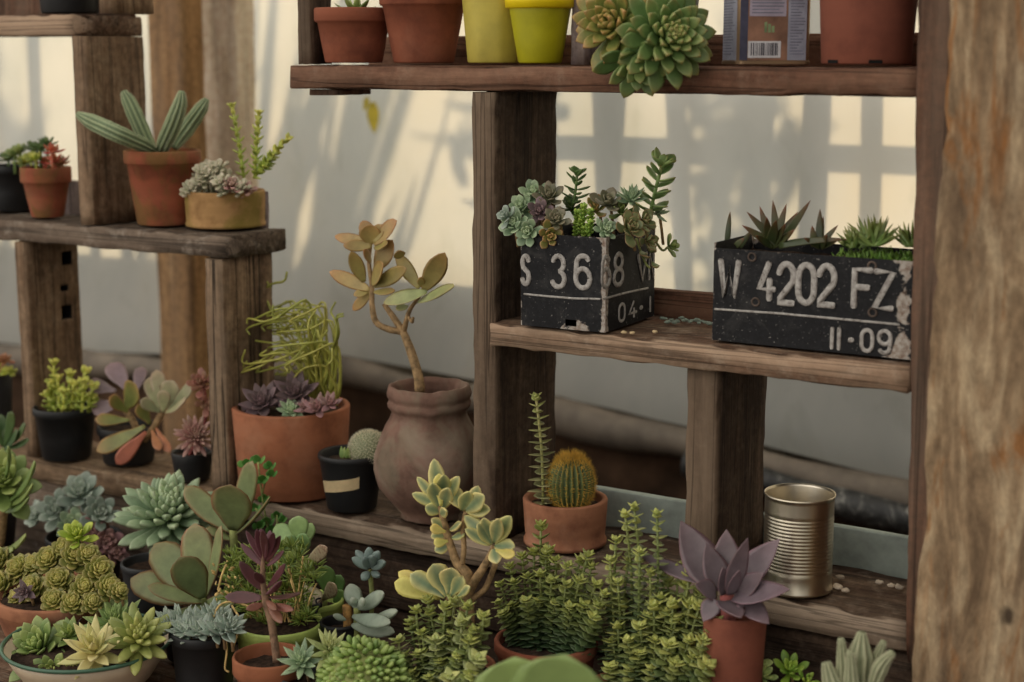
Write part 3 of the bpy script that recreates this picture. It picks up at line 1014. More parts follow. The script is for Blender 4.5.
th, c, s, h = newpot(226, .088, ZLM, 40, 190, 39, TERRA_TAN, 'shallow tan clay pot of whitish rosettes and three upright stems', 'potted_succulent', GL, soil=.9, foot=.001)
for k in range(26):
    x = R.uniform(189, 246); y = 190 - R.uniform(2, 30) * (1 - abs(x - 215) / 50)
    p = at(x, y, .06 + R.uniform(-.02, .03))
    mb = MB()
    rosette(mb, p - Vector((0, 0, .006)), (R.uniform(-.5, .3), -.7, .9), 20, .0145, .0085, .004, 'spoon', (0, 82))
    tube(mb, [Vector((c.x + (p.x - c.x) * .7, c.y + (p.y - c.y) * .7, c.z + h * .86)), p], .0018, 6)
    mb.build('rosette', L_ROSE if k in (4, 9, 12) else L_WHITE, th)
for (b, t) in (((244, 178), (232, 106)), ((255, 176), (259, 113)), ((254, 178), (288, 138)), ((262, 170), (276, 152))):
    mb = MB()
    stack(mb, at(*b, .088), at(*t, .088), .0120, .0090, 13, 'lance', 30, .0036, 1.0, .62, stem=.0022)
    mb.build('leafy_stem', L_SEDUM, th)

# left shelf, top board
th, c, s, h = newpot(70, .06, ZLU, 34, -60, 28, BLACKPOT, 'base of a black pot standing on the highest board of the left shelf', 'plant_pot', GL, cat='pot', rim=.012)

# left shelf, bottom board
th, c, s, h = newpot(0, .075, ZB, 15, 373, 12, BLACKPOT, 'black pot with an orange and green ball-shaped plant cut by the left edge', 'potted_succulent', GL)
for (x, y, m) in ((4, 357, L_ORANGE), (8, 369, L_SEDUM), (-6, 362, L_SEDUM)):
    mb = MB(); p = at(x, y, .07)
    rosette(mb, p - Vector((0, 0, .006)), (0, -.3, 1), 24, .014, .009, .004, 'bead', (-20, 85))
    tube(mb, [Vector((c.x, c.y, c.z + h * .84)), p], .002, 6)
    mb.build('rosette', m, th)
th, c, s, h = newpot(67, .026, ZB, 31, 406, 24, BLACKPOT, 'black pot of upright yellow-green sedum against the holed upright', 'potted_sedum', GL, rim=.012, soil=.9)
for (bx, tx, ty) in ((52, 54, 363), (60, 58, 378), (66, 70, 374), (70, 74, 384), (76, 86, 371), (82, 84, 382), (88, 94, 386), (48, 50, 384), (62, 64, 392), (80, 80, 392), (56, 47, 395), (90, 92, 398)):
    Y = R.uniform(.0, .024)
    mb = MB()
    stack(mb, at(bx, 412, Y), at(tx, ty, Y), .0125, .0115, max(4, int((412 - ty) / 6)), 'spoon', 22, .003, 1.0, .8, stem=.002, topn=3)
    mb.build('leafy_stem', L_SEDUM, th)

th, c, s, h = newpot(129, .055, ZB, 30, 425, 25, BLACKPOT, 'black pot of the large lavender, olive and orange paddle-leaved rosette', 'potted_echeveria', GL, rim=.012)
mb = MB()
for b, t_, w_, yb, yt in (((116, 391), (88, 385), 18, .04, .02), ((127, 390), (112, 366), 22, .06, .08), ((136, 392), (142, 369), 14, .07, .1), ((119, 405), (93, 410), 20, .04, .02)):
    pleaf(mb, b, t_, w_, yb, yt, 'paddle', (0.2, -1, .9))
mb.build('leaves', L_LAV, th)
mb = MB()
for b, t_, w_, yb, yt in (((124, 410), (139, 384), 27, .035, .03), ((130, 420), (96, 421), 15, .03, .0), ((145, 426), (100, 452), 19, .03, -.005), ((128, 412), (108, 398), 16, .035, .01), ((150, 424), (138, 404), 16, .04, .03)):
    pleaf(mb, b, t_, w_, yb, yt, 'paddle', (0.2, -.9, .8))
mb.build('leaves', L_OLIVE, th)
mb = MB()
pleaf(mb, (146, 432), (117, 463), 16, .025, -.008, 'paddle', (0.6, -1, .5))
pleaf(mb, (152, 430), (160, 452), 10, .03, .01, 'paddle')
pleaf(mb, (156, 428), (170, 454), 10, .035, .02, 'paddle')
mb.build('leaves', L_ORANGE, th)
mb = MB()
for b, t_, w_, yb, yt in (((160, 412), (150, 381), 17, .06, .09), ((163, 410), (175, 381), 22, .05, .06), ((160, 412), (140, 401), 14, .04, .02), ((168, 410), (195, 386), 15, .05, .06), ((166, 412), (188, 404), 17, .04, .02), ((162, 408), (157, 373), 16, .07, .1), ((163, 412), (165, 390), 14, .04, .04)):
    pleaf(mb, b, t_, w_, yb, yt, 'paddle', (0.1, -1, .9))
mb.build('leaves', leafmat('leaf_sage_pink', (150, 152, 112), (160, 158, 110), (186, 150, 130), .5, (196, 156, 140), .5, 6), th)
mb = MB()
stemp(mb, [(133, 445, .055), (136, 428, .045), (124, 408, .045)], .005)
stemp(mb, [(140, 445, .055), (152, 430, .045), (163, 411, .05)], .005)
mb.build('stem', STEMBROWN, th)

th, c, s, h = newpot(193, .03, ZB, 21, 451, 17, BLACKPOT, 'black pot of dusty pink many-leaved rosettes beside the narrow upright', 'potted_succulent', GL)
mb = MB(); p = at(196, 437, .015)
rosette(mb, p, (.15, -.9, .5), 70, .030, .0065, .003, 'spoon', (-15, 85), .5, .05, Lin=.3, h=.01)
mb.build('rosette', L_ROSE, th)
mb = MB(); p = at(203, 385, .05)
rosette(mb, p, (-.2, -.7, .8), 20, .024, .012, .003, 'paddle', (0, 80), .5)
rosette(mb, at(206, 404, .04), (.1, -.9, .3), 12, .020, .011, .003, 'paddle', (-10, 70), .4)
mb.build('rosette', leafmat('leaf_rusty_pink', (146, 96, 80), (152, 116, 92), (160, 104, 86), .4), th)
mb = MB()
stemp(mb, [(190, 455, .03), (194, 445, .025), (196, 437, .018)], .003)
stemp(mb, [(194, 455, .035), (204, 425, .045), (206, 405, .045), (203, 386, .05)], .0028)
mb.build('stem', STEMRED, th)

# ---------------------------------------------------------------- right shelf, bottom board
th, c, s, h = newpot(293, .064, ZB, 58.5, 405, 53, TERRA, 'wide terracotta pot of thread-stemmed cactus and purple rosettes', 'potted_succulent', GR, soil=.93, wall=.008)
R.seed(4)
for k in range(64):
    # slender arching stems
    x0 = R.uniform(300, 338); y0 = 405
    if k < 44:
        x1 = R.uniform(240, 296); y1 = R.uniform(312, 378)
        xm, ym = (x0 + x1) / 2 + R.uniform(5, 30), y1 - R.uniform(-8, 22)
        ym = max(ym, 303)
    else:
        x1 = R.uniform(262, 338); y1 = R.uniform(308, 360)
        xm, ym = max(x0, x1) + R.uniform(-6, 8), (y0 + y1) / 2 - 10
    Y0, Y1 = .085, R.uniform(.02, .13)
    Ym = (Y0 + Y1) / 2
    mb = MB()
    pts = [(x0, y0, Y0), ((x0 + xm) / 2 + 4, (y0 + ym) / 2, (Y0 + Ym) / 2), (xm, ym, Ym), ((xm + x1) / 2 + R.uniform(-5, 5), (ym + y1) / 2 + R.uniform(-8, 4), Y1), (x1, y1, Y1), (x1 + R.uniform(-6, 8), y1 + R.uniform(-14, 8), Y1)]
    stemp(mb, pts, lambda f: .00185 - .0006 * f, 6)
    mb.build('thread_stem', (STEMGREEN, leafmat('thread_green', (160, 160, 74), (170, 168, 80)) if k == 0 else bpy.data.materials['thread_green'])[1], th)
mb = MB()
stemp(mb, [(300, 400, .085), (285, 350, .09), (271, 310, .09), (264, 292, .09), (272, 284, .09), (284, 281, .09), (287, 272, .09)], .0017, 6)
stemp(mb, [(271, 288, .09), (266, 280, .09)], .0012, 6)
mb.build('thread_stem', bpy.data.materials['thread_green'], th)
for (x, y, L, m, n, sh) in ((263, 398, .034, L_PURPLE, 30, 'ovate'), (296, 389, .034, L_PURPLE, 32, 'ovate'), (277, 391, .024, L_PURPLE, 22, 'ovate'), (291, 405, .020, L_GREYGREEN, 34, 'lance'), (318, 403, .022, L_MAUVE, 20, 'ovate'), (330, 398, .018, L_MAUVE, 18, 'ovate'), (306, 402, .014, L_MAUVE, 16, 'ovate'), (249, 407, .016, L_PURPLE, 16, 'ovate')):
    p = at(x, y + 2, .03 if y > 395 else .05)
    mb = MB()
    rosette(mb, p - Vector((0, 0, .006)), (R.uniform(-.2, .2), -.65, .75), n, L, L * .52, .0035, sh, (2, 82), .6, .12)
    mb.build('rosette', m, th)

th, c, s, h = newpot(352, .035, ZB, 33, 452, 25, BLACKPOT, 'small black pot with a strip of tape and a fuzzy white cactus', 'potted_cactus', GR, rim=.008, over=.002, soil=.85)
mb = MB(); p = at(369, 462, .04); rad = 19 * sc(p)
ct = p
vs = []
lathe(mb, [(rad * math.sin(a) * 1.0, rad * 1.15 * (1 - math.cos(a)) * .8) for a in [PI * (1 - i / 14) for i in range(15)]][::-1], ct - Vector((0, 0, rad * .2)), 28, .0008)
o = mb.build('cactus_ball', C_PALE, th)
sb = MB()
cc = ct + Vector((0, 0, rad * .72))
for i in range(420):
    zz = 1 - 1.6 * i / 420; a = i * 2.39996; rr_ = math.sqrt(max(0, 1 - zz * zz))
    d = Vector((rr_ * math.cos(a), rr_ * math.sin(a), zz))
    b = cc + Vector((d.x * rad, d.y * rad, d.z * rad * .92))
    for q_ in range(5):
        dd = (d + Vector((R.uniform(-1, 1), R.uniform(-1, 1), R.uniform(-1, 1))) * .8).normalized()
        w = dd.orthogonal().normalized() * .00036
        sb.add([b + w, b - w, b + dd.cross(w).normalized() * .00036, b + dd * .0046], [(0, 1, 3), (1, 2, 3), (2, 0, 3)])
sb.build('spines', SPINE_W, o, smooth=False)
mb = MB()
for k in range(5):
    p = at(345 + R.uniform(-4, 5), 458, .02)
    leaf(mb, frame(p, (R.uniform(-.5, .5), R.uniform(-.3, .3), 1), (0, -1, .2)), .016, .007, .002, 'lance', .3, .1)
mb.build('seedling', L_GREEN, th)
# tape strip wrapped on the pot's front
mb = MB()
vs, fs = [], []
pc = th.location
a0_, a1_ = [math.atan2((at(x, y, .005) - pc).y, (at(x, y, .005) - pc).x) for x, y in ((326, 480), (361, 475))]
nn = 14
for i in range(nn + 1):
    a = a0_ + (a1_ - a0_) * i / nn
    for k in (0, 1):
        z = (.0245 + .0095 * i / nn) + k * .0155 + (.0007 * math.sin(i * 5) if i in (0, nn) else 0)
        f = z / h
        r = 25 * s + (33 * s - 25 * s) * f + .0004
        vs.append(Vector((pc.x + r * math.cos(a), pc.y + r * math.sin(a), pc.z + z)))
        vs.append(Vector((pc.x + (r + .0005) * math.cos(a), pc.y + (r + .0005) * math.sin(a), pc.z + z)))
for i in range(nn):
    b = i * 4
    fs += [(b + 1, b + 5, b + 7, b + 3), (b, b + 2, b + 6, b + 4), (b, b + 4, b + 5, b + 1), (b + 2, b + 3, b + 7, b + 6)]
mb.add(vs, fs)
o = mb.build('tape_strip', TAPE, th, smooth=False); o['label'] = 'beige masking tape strip'

# urn
c = Vector((col(430, .052, ZB), .052, ZB + EPS)); s = sc(c + Vector((0, 0, .08)))
th = thing('potted_kalanchoe', c, 'round-bellied clay urn with a ridged neck holding a bare-stemmed bronze-leaved plant', 'potted plant', GR)
hz = at(430, 383, .062).z - c.z
pr = [(27, 0), (29, .01), (28, .03), (38, .12), (50, .24), (55.5, .37), (55, .47), (50, .58), (43, .69), (38, .76), (36.5, .80), (38.5, .825), (40.5, .84), (41, .865), (39.5, .885), (39, .90), (40.5, .915), (41, .94), (40, .965), (38.5, 1.0), (36, 1.0), (34, .96), (34, .85), (33, .8)]
mb = MB()
lathe(mb, [(r * s, z * hz) for r, z in pr], c, 64, .0034, seed=4)
mb.build('urn', URN, th)
mb = MB(); lathe(mb, [(33.5 * s, .84 * hz), (20 * s, .845 * hz), (1 * s, .85 * hz)], c, 28, .001)
mb.build('soil', SOIL, th)
YU = .052
mb = MB()
stemp(mb, [(420, 392, YU), (418, 375, YU), (411, 352, YU), (404, 334, YU), (394, 318, YU), (384, 304, YU)], [.0066, .0062, .0058, .005, .0042, .003], 12, bump=.12)
stemp(mb, [(402, 332, YU), (388, 329, YU - .01), (376, 322, YU - .015), (372, 305, YU - .015), (372, 288, YU - .01), (369, 262, YU - .01), (371, 243, YU - .01)], [.0042, .0042, .004, .0036, .003, .0026, .002], 10, bump=.1)
stemp(mb, [(404, 331, YU), (407, 318, YU - .005), (411, 308, YU - .005), (420, 296, YU - .005)], [.0036, .0032, .0028, .002], 10, bump=.1)
stemp(mb, [(408, 316, YU - .005), (412, 322, YU - .012), (413, 318, YU - .02)], .002, 8)
mb.build('stem', STEMBROWN, th)
KB = [((371, 244), (338, 239), 13), ((374, 244), (399, 222), 17), ((371, 240), (363, 222), 13), ((374, 242), (383, 225), 14), ((370, 244), (371, 224), 20), ((372, 246), (344, 246), 11), ((375, 247), (389, 246), 12),
      ((370, 290), (332, 273), 13), ((376, 270), (394, 241), 19), ((374, 286), (410, 268), 14), ((364, 282), (351, 251), 13), ((371, 292), (355, 309), 10), ((372, 284), (386, 264), 19), ((374, 292), (396, 293), 9), ((368, 292), (354, 296), 9), ((371, 262), (362, 250), 9),
      ((424, 290), (445, 252), 19), ((419, 288), (398, 256), 13), ((422, 287), (420, 276), 7), ((400, 258), (398, 250), 11)]
mb = MB()
for k, (b, t_, w_) in enumerate(KB):
    pleaf(mb, b, t_, w_ * 1.18, YU - .012, YU - .012 + R.uniform(-.02, .012), 'ellip', (R.uniform(-.5, .5), -1, R.uniform(.3, 1)), T=.004, curl=.3, cup=.14, age=R.random())
mb.build('leaves', L_KAL, th)
mb = MB()
for b, t_, w_ in (((427, 292), (386, 304), 20), ((418, 302), (456, 289), 19), ((408, 306), (396, 310), 10)):
    pleaf(mb, b, t_, w_, YU - .015, YU - .03, 'ellip', (0, -1, 1.1), T=.004, curl=.2, cup=.14)
mb.build('leaves', L_KALG, th)

# clay pot with barrel cactus and tall stacked stem
th, c, s, h = newpot(565, .05, ZB, 42.5, 497, 39.5, TERRA_ROSE, 'straight clay pot of a golden-spined barrel cactus and a tall stacked stem', 'potted_cactus', GR, soil=.86, wall=.007, foot=.0025, seg=64)
p = at(571, 508, .045); rad = 22.0 * sc(p); hc = at(571, 458, .045).z - p.z
NR = 25
mb = MB()
vs, fs, cs = [], [], []
rings_ = 22; seg_ = NR * 6
for i in range(rings_ + 1):
    f = i / rings_
    a = f * PI * .97 + .02
    rr_ = rad * math.sin(a) ** .75
    z = hc / 2 * (1 - math.cos(a)) - (.004 * math.exp(-((f - 1) / .06) ** 2))
    for k in range(seg_):
        th_ = 2 * PI * k / seg_
        cr = math.cos(th_ * NR)
        q_ = rr_ * (1 + .07 * cr + .022 * math.sin(f * 95))
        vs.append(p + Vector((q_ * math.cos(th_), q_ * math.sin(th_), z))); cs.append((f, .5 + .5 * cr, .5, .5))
for i in range(rings_):
    for k in range(seg_):
        k2 = (k + 1) % seg_
        fs.append((i * seg_ + k, i * seg_ + k2, (i + 1) * seg_ + k2, (i + 1) * seg_ + k))
fs.append(tuple((rings_) * seg_ + k for k in range(seg_)))
mb.add(vs, fs, cs)
ob = mb.build('barrel_cactus', C_BARREL, th)
sb = MB()
for k in range(NR):
    th_ = 2 * PI * k / NR
    for i in range(3, 34):
        f = i / 34; a = f * PI * .97 + .02
        rr_ = rad * math.sin(a) ** .75 * 1.06; z = hc / 2 * (1 - math.cos(a))
        b = p + Vector((rr_ * math.cos(th_), rr_ * math.sin(th_), z))
        d = Vector((math.cos(th_) * math.sin(a), math.sin(th_) * math.sin(a), -math.cos(a)))
        big = 1 + 1.3 * max(0, (f - .75) / .25)
        for q_ in range(3 if f < .75 else 4):
            dd = (d + Vector((R.uniform(-1, 1), R.uniform(-1, 1), R.uniform(-.6, 1.0))) * .75).normalized()
            w = dd.orthogonal().normalized() * .00034
            sb.add([b + w, b - w, b + dd.cross(w).normalized() * .00034, b + dd * .0058 * big * R.uniform(.7, 1.2)], [(0, 1, 3), (1, 2, 3), (2, 0, 3)])
sb.build('spines', SPINE_G, ob, smooth=False)
mb = MB()
stack(mb, at(543, 506, .028), at(536, 397, .028), .0200, .0105, 18, 'tri', 2, .0020, 1.0, 1.0, curl=.12, stem=.0017, bend=Vector((.003, 0, 0)))
mb.build('leafy_stem', leafmat('leaf_tall_stack', (146, 146, 100), (190, 194, 112), (150, 128, 88), .4, (176, 172, 124), .4, 5), th)

# tin can
c = Vector((.244, .041, ZB + EPS)); s = sc(c + Vector((0, 0, .05)))
th = thing('tin_can', c, 'empty ribbed silver tin can without its lid on the right bottom board', 'can')
hz = at(797, 492, .041).z - c.z
r0 = 34.8 * s
pr = [(r0 * .9, .001), (r0 * 1.0, 0), (r0 * 1.015, .001), (r0 * 1.015, .003), (r0 * .985, .005), (r0 * .985, .018)]
z = .024
pr.append((r0 * .985, z - .004))
while z < hz * .80:
    pr += [(r0 * .985, z), (r0 * .973, z + .0010), (r0 * .973, z + .0018), (r0 * .985, z + .0029)]
    z += .0040
pr += [(r0 * .985, z + .002), (r0 * .985, hz - .006), (r0 * .99, hz - .003), (r0 * 1.015, hz - .002), (r0 * 1.018, hz), (r0 * .99, hz), (r0 * .97, hz - .003), (r0 * .955, hz * .5), (r0 * .955, .004), (r0 * .5, .003), (.001, .003)]
t = NT('tin_metal')
n1 = t.noise(6, 4, .6, t.obj((3, 3, .6)))
t.set(Base_Color=t.ramp(n1, [(.35, lin((200, 186, 156))), (.65, lin((224, 216, 200)))]), Metallic=1.0, Roughness=t.math('ADD', t.math('MULTIPLY', n1, .2), .24))
mb = MB(); lathe(mb, pr, c, 64, close=False)
mb.build('can_body', t.m, th)

# pebbles and gravel
def stone(px, py, Z, r, mat, lab, grp, nm='pebble'):
    p = atz(px, py, Z)
    mb = MB()
    vs, fs = [], []
    sd_ = Vector((px, py, 0))
    lathe(mb, [(r * math.sin(PI * i / 8), r * .75 * (1 - math.cos(PI * i / 8)) * .8) for i in range(9)], Vector((0, 0, 0)), 12)
    vv = []
    for v in mb.v:
        k = 1 + .35 * noise.noise(v / r * 1.3 + sd_)
        vv.append(Vector((v.x * k * 1.2, v.y * k, v.z * k)) + p + Vector((0, 0, .0008)))
    mb.v = vv
    o = mb.build(nm, mat, None, origin=p)
    tag(o, lab, 'pebble', grp)
for (px, py, r, lab) in ((838, 590, .0050, 'flat pinkish-white pebble touching the right side of the tin can'), (845, 593, .0042, 'white pebble just right of the pebble that touches the can'), (840, 580, .0045, 'small pebble behind the two beside the tin can'),
                         (879, 585, .0038, 'lone white pebble in front of the blue rail midway to the end board'), (891, 588, .0036, 'left one of two white pebbles near the end board'), (899, 590, .0044, 'right one of two white pebbles near the end board')):
    stone(px, py, ZB, r, PEBBLE, lab, 'pebbles on the bottom board')
for i in range(16):
    stone(662 + i * 3.1 + R.uniform(-1, 1), 321 + R.uniform(-3, 3) + i * .3, ZM, R.uniform(.002, .0036), GRAVEL, 'crumb of grey-green gravel on the middle board between the two plate boxes', 'gravel crumbs on the middle board', 'gravel_crumb')
for (px, py, lab) in ((624, 334.5, 'yellowish chip lying before the corner of the square plate box'), (632, 335, 'smaller yellowish chip right of the one at the square box corner'), (655, 334, 'yellowish chip furthest right along the square box foot')):
    stone(px, py, ZM, .0028, TAPE, lab, 'chips by the square plate box', 'wood_chip')

# ---------------------------------------------------------------- top board
th, c, s, h = newpot(354, .046, ZU, 39, 8, 29, TERRA_RED, 'short terracotta pot leftmost on the top board', 'plant_pot', GU, cat='pot', rim=.017, over=.004)
mb = MB(); rosette(mb, c + Vector((.012, -.01, h * .9)), (0, 0, 1), 14, .03, .012, .003, 'lance', (10, 80)); mb.build('rosette', L_GREEN, th)
th, c, s, h = newpot(424, .068, ZU, 44, -22, 30.5, TERRA_RED, 'taller terracotta pot with deep rim, second on the top board', 'plant_pot', GU, cat='pot', rim=.034, over=.004, h=.103)
mb = MB(); rosette(mb, c + Vector((0, 0, h * .9)), (0, 0, 1), 18, .04, .014, .003, 'lance', (10, 80)); mb.build('rosette', L_GREEN, th)
th, c, s, h = newpot(494, .075, ZU, 35, -40, 27, YELLOWPOT, 'dull yellow faceted plastic pot on the top board', 'plant_pot', GU, cat='pot', h=.11, poly=8)
mb = MB(); rosette(mb, c + Vector((0, 0, h * .9)), (0, 0, 1), 18, .04, .014, .003, 'lance', (10, 80)); mb.build('rosette', L_GREEN, th)
th, c, s, h = newpot(540, .062, ZU, 33.5, -12, 22, LIMEPOT, 'olive-yellow tapered pot with bright yellow rim on the top board', 'plant_pot', GU, cat='pot', h=.082)
mb = MB()
k0 = .0625 / h
lathe(mb, [((22 + 11.5 * k0) * s + .0002, .0625), (33.5 * s + .0018, .064), (33.5 * s + .0028, h + .001), (33.5 * s - .003, h + .001), (33.5 * s - .005, h - .004)], c, 48, close=False)
o = mb.build('rim', LIMERIM, th); o['label'] = 'bright yellow rim'
mb = MB(); rosette(mb, c + Vector((0, 0, h * .85)), (0, 0, 1), 18, .03, .012, .003, 'lance', (10, 80)); mb.build('rosette', L_GREEN, th)
th, c, s, h = newpot(866, .066, ZU, 51, -40, 44.5, TERRA_BIG, 'large smooth brown-red pot at the right end of the top board', 'plant_pot', GU, cat='pot', h=.125)
mb = MB()
for px_ in (829, 877):
    p = at(px_, 64, c.y); v = (at(px_, 63, 0.02) - c); v.z = 0; v.normalize()
    q_ = c + v * (44.7 * s); u_ = Vector((-v.y, v.x, 0))
    w_ = .007
    vs = [q_ + u_ * a_ * w_ + v * b_ * .0012 + Vector((0, 0, .001 + cc_ * .0036)) for a_ in (-1, 1) for b_ in (-1, .4) for cc_ in (0, 1)]
    mb.add(vs, [(0, 1, 3, 2), (4, 6, 7, 5), (0, 4, 5, 1), (2, 3, 7, 6), (0, 2, 6, 4), (1, 5, 7, 3)])
mb.build('drain_notch', HOLE_SHADE, th, smooth=False)
mb = MB(); rosette(mb, c + Vector((0, 0, h * .9)), (0, 0, 1), 18, .05, .016, .003, 'lance', (10, 80)); mb.build('rosette', L_GREEN, th)

# trailing echeveria in a dark pot, spilling over the board's edge
th, c, s, h = newpot(662, .082, ZU, 36, -30, 30, BLACKPOT, 'big green echeveria with orange tips spilling over the edge of the top board', 'potted_echeveria', GU, h=.075)
mb = MB(); p = at(664, 37, -.032)
rosette(mb, p, (.26, -.85, .16), 72, .053, .0205, .0055, 'spoon', (-28, 84), .55, .10, r0=.008, Lin=.32, h=.018, keel=.5)
mb.build('rosette', L_ECHO, th)
mb = MB(); p = at(620, 25, -.022)
rosette(mb, p, (-.42, -.80, .12), 44, .050, .020, .0055, 'spoon', (-20, 80), .5, .1, r0=.008, Lin=.5, h=.02, keel=.5)
mb.build('rosette', L_ECHO_OR, th)
mb = MB(); p = at(640, 54, -.030)
rosette(mb, p, (-.1, -.7, -.5), 22, .046, .020, .005, 'spoon', (0, 70), .4, .1, r0=.006, Lin=.6, h=.012, keel=.5)
mb.build('rosette', L_ECHO, th)
mb = MB()
tube(mb, [c + Vector((0, 0, h * .85)), c + Vector((0, -.03, h + .012)), at(650, 20, .03), at(664, 37, -.03)], .006, 10)
tube(mb, [at(650, 20, .03), at(620, 25, -.02)], .005, 10, sm=1)
tube(mb, [at(650, 22, .025), at(640, 54, -.028)], .005, 10, sm=1)
mb.build('stem', STEMBROWN, th)

# rectangular tin with printed panels and a barcode
px0, Yt = 765, .072
c = Vector((col(px0, Yt, ZU), Yt, ZU + EPS)); s = sc(c)
th = thing('tin_canister', c, 'square printed metal tin with barcode on the top board', 'tin')
ang = math.atan2((CAM - c).y, (CAM - c).x) + math.radians(17)
fx = Vector((math.cos(ang), math.sin(ang), 0)); lx = Vector((-math.sin(ang), math.cos(ang), 0))   # lx points to picture right
hw, hd, hh, cr_ = .0400, .033, .165, .007
def rsec(z, k=0.0):
    out = []
    for (sx, sy, a_) in ((1, 1, 0), (-1, 1, 90), (-1, -1, 180), (1, -1, 270)):
        for i in range(6):
            a = math.radians(a_ + 90 * i / 5)
            out.append(c + lx * (sx * (hw - cr_) + (cr_ + k) * math.cos(a)) + fx * (sy * (hd - cr_) + (cr_ + k) * math.sin(a)) + Vector((0, 0, z)))
    return out
secs = [rsec(0, -.001), rsec(0, .0012), rsec(.003, .0012), rsec(.0035, 0), rsec(hh, 0), rsec(hh, .0012), rsec(hh + .003, .0012), rsec(hh + .003, -.002)]
mb = MB(); m_ = 24
mb.add([v for q_ in secs for v in q_], [(i * m_ + k, i * m_ + (k + 1) % m_, (i + 1) * m_ + (k + 1) % m_, (i + 1) * m_ + k) for i in range(len(secs) - 1) for k in range(m_)] + [tuple(range(m_ - 1, -1, -1)), tuple((len(secs) - 1) * m_ + k for k in range(m_))])
TINM = plain('old_gold_tin', (150, 124, 96), .4, .75, .12, 12, .5, .02)
mb.build('tin_body', TINM, th, smooth=False)
def panel(u0, u1, z0, z1, mat, name, side='f', off=.0004, parent=None):
    mb = MB()
    nrm, ax, hh_ = (fx, lx, hd) if side == 'f' else (-lx, fx, hw)
    vs = [c + nrm * (hh_ + o_) + ax * u + Vector((0, 0, z)) for o_ in (0.0, off) for (u, z) in ((u0, z0), (u1, z0), (u1, z1), (u0, z1))]
    mb.add(vs, [(4, 5, 6, 7), (0, 3, 2, 1), (0, 1, 5, 4), (1, 2, 6, 5), (2, 3, 7, 6), (3, 0, 4, 7)])
    return mb.build(name, mat, parent or th, smooth=False)
P_COPPER = plain('print_copper', (140, 104, 84), .5, .2, .2, 30)
P_LAV = plain('print_lavender', (168, 158, 172), .5, .1, .1, 60)
P_GREY = plain('print_blue_grey', (156, 158, 172), .45, .3, .1, 60)
P_NAVY = plain('print_slate', (74, 74, 92), .45, .3, .15, 60)
P_WHITE = plain('print_white', (206, 204, 206), .5, 0, .05, 60)
P_INK = plain('print_ink', (58, 54, 62), .6)
P_GREEN = plain('print_green', (128, 146, 104), .6)
panel(-.038, .0135, .004, .16, P_COPPER, 'label_panel')
panel(.014, .0345, .004, .16, P_GREY, 'label_panel')
panel(-.0385, -.0300, .004, .16, P_NAVY, 'label_panel', off=.0006)
o = panel(-.0285, .0115, .050, .13, P_LAV, 'label_panel', off=.0007)
bp = panel(-.0295, .0065, .0065, .024, P_WHITE, 'barcode', off=.0008)
u = -.0265; rb_ = random.Random(5)
mb = MB()
while u < .0035:
    w_ = rb_.choice((.0005, .0008, .0012, .0016))
    vs = [c + fx * (hd + o_) + lx * uu + Vector((0, 0, zz)) for o_ in (.0006, .001) for (uu, zz) in ((u, .009), (u + w_, .009), (u + w_, .0222), (u, .0222))]
    mb.add(vs, [(4, 5, 6, 7), (0, 3, 2, 1), (0, 1, 5, 4), (1, 2, 6, 5), (2, 3, 7, 6), (3, 0, 4, 7)])
    u += w_ + rb_.choice((.0006, .0009, .0014))
mb.build('bars', P_INK, bp, smooth=False)
for i in range(3):
    panel(-.012 + i * .004, -.009 + i * .004, .033, .044 - i * .002, P_GREEN, 'print_mark', off=.0007)
panel(-.026, .026, .004, .16, P_GREY, 'label_panel', 's')
P_LINE = plain('print_fine_line', (118, 118, 132), .5)
for i in range(48):
    panel(-.023, .004 + R.uniform(0, .018), .010 + i * .003, .0111 + i * .003, P_LINE, 'print_line', 's', .0008)
for i in range(20):
    panel(-.026, .002 + R.uniform(0, .008), .053 + i * .0034, .0543 + i * .0034, P_LINE, 'print_line', 'f', .0011)
for i in range(40):
    panel(.0165, .024 + R.uniform(0, .009), .010 + i * .0031, .0112 + i * .0031, P_LINE, 'print_line', 'f', .0008)

# ================================================================== NUMBER-PLATE BOXES
def arc(cx, cy, rx, ry, a0, a1, n=10):
    return [(cx + rx * math.cos(math.radians(a0 + (a1 - a0) * i / n)), cy + ry * math.sin(math.radians(a0 + (a1 - a0) * i / n))) for i in range(n + 1)]
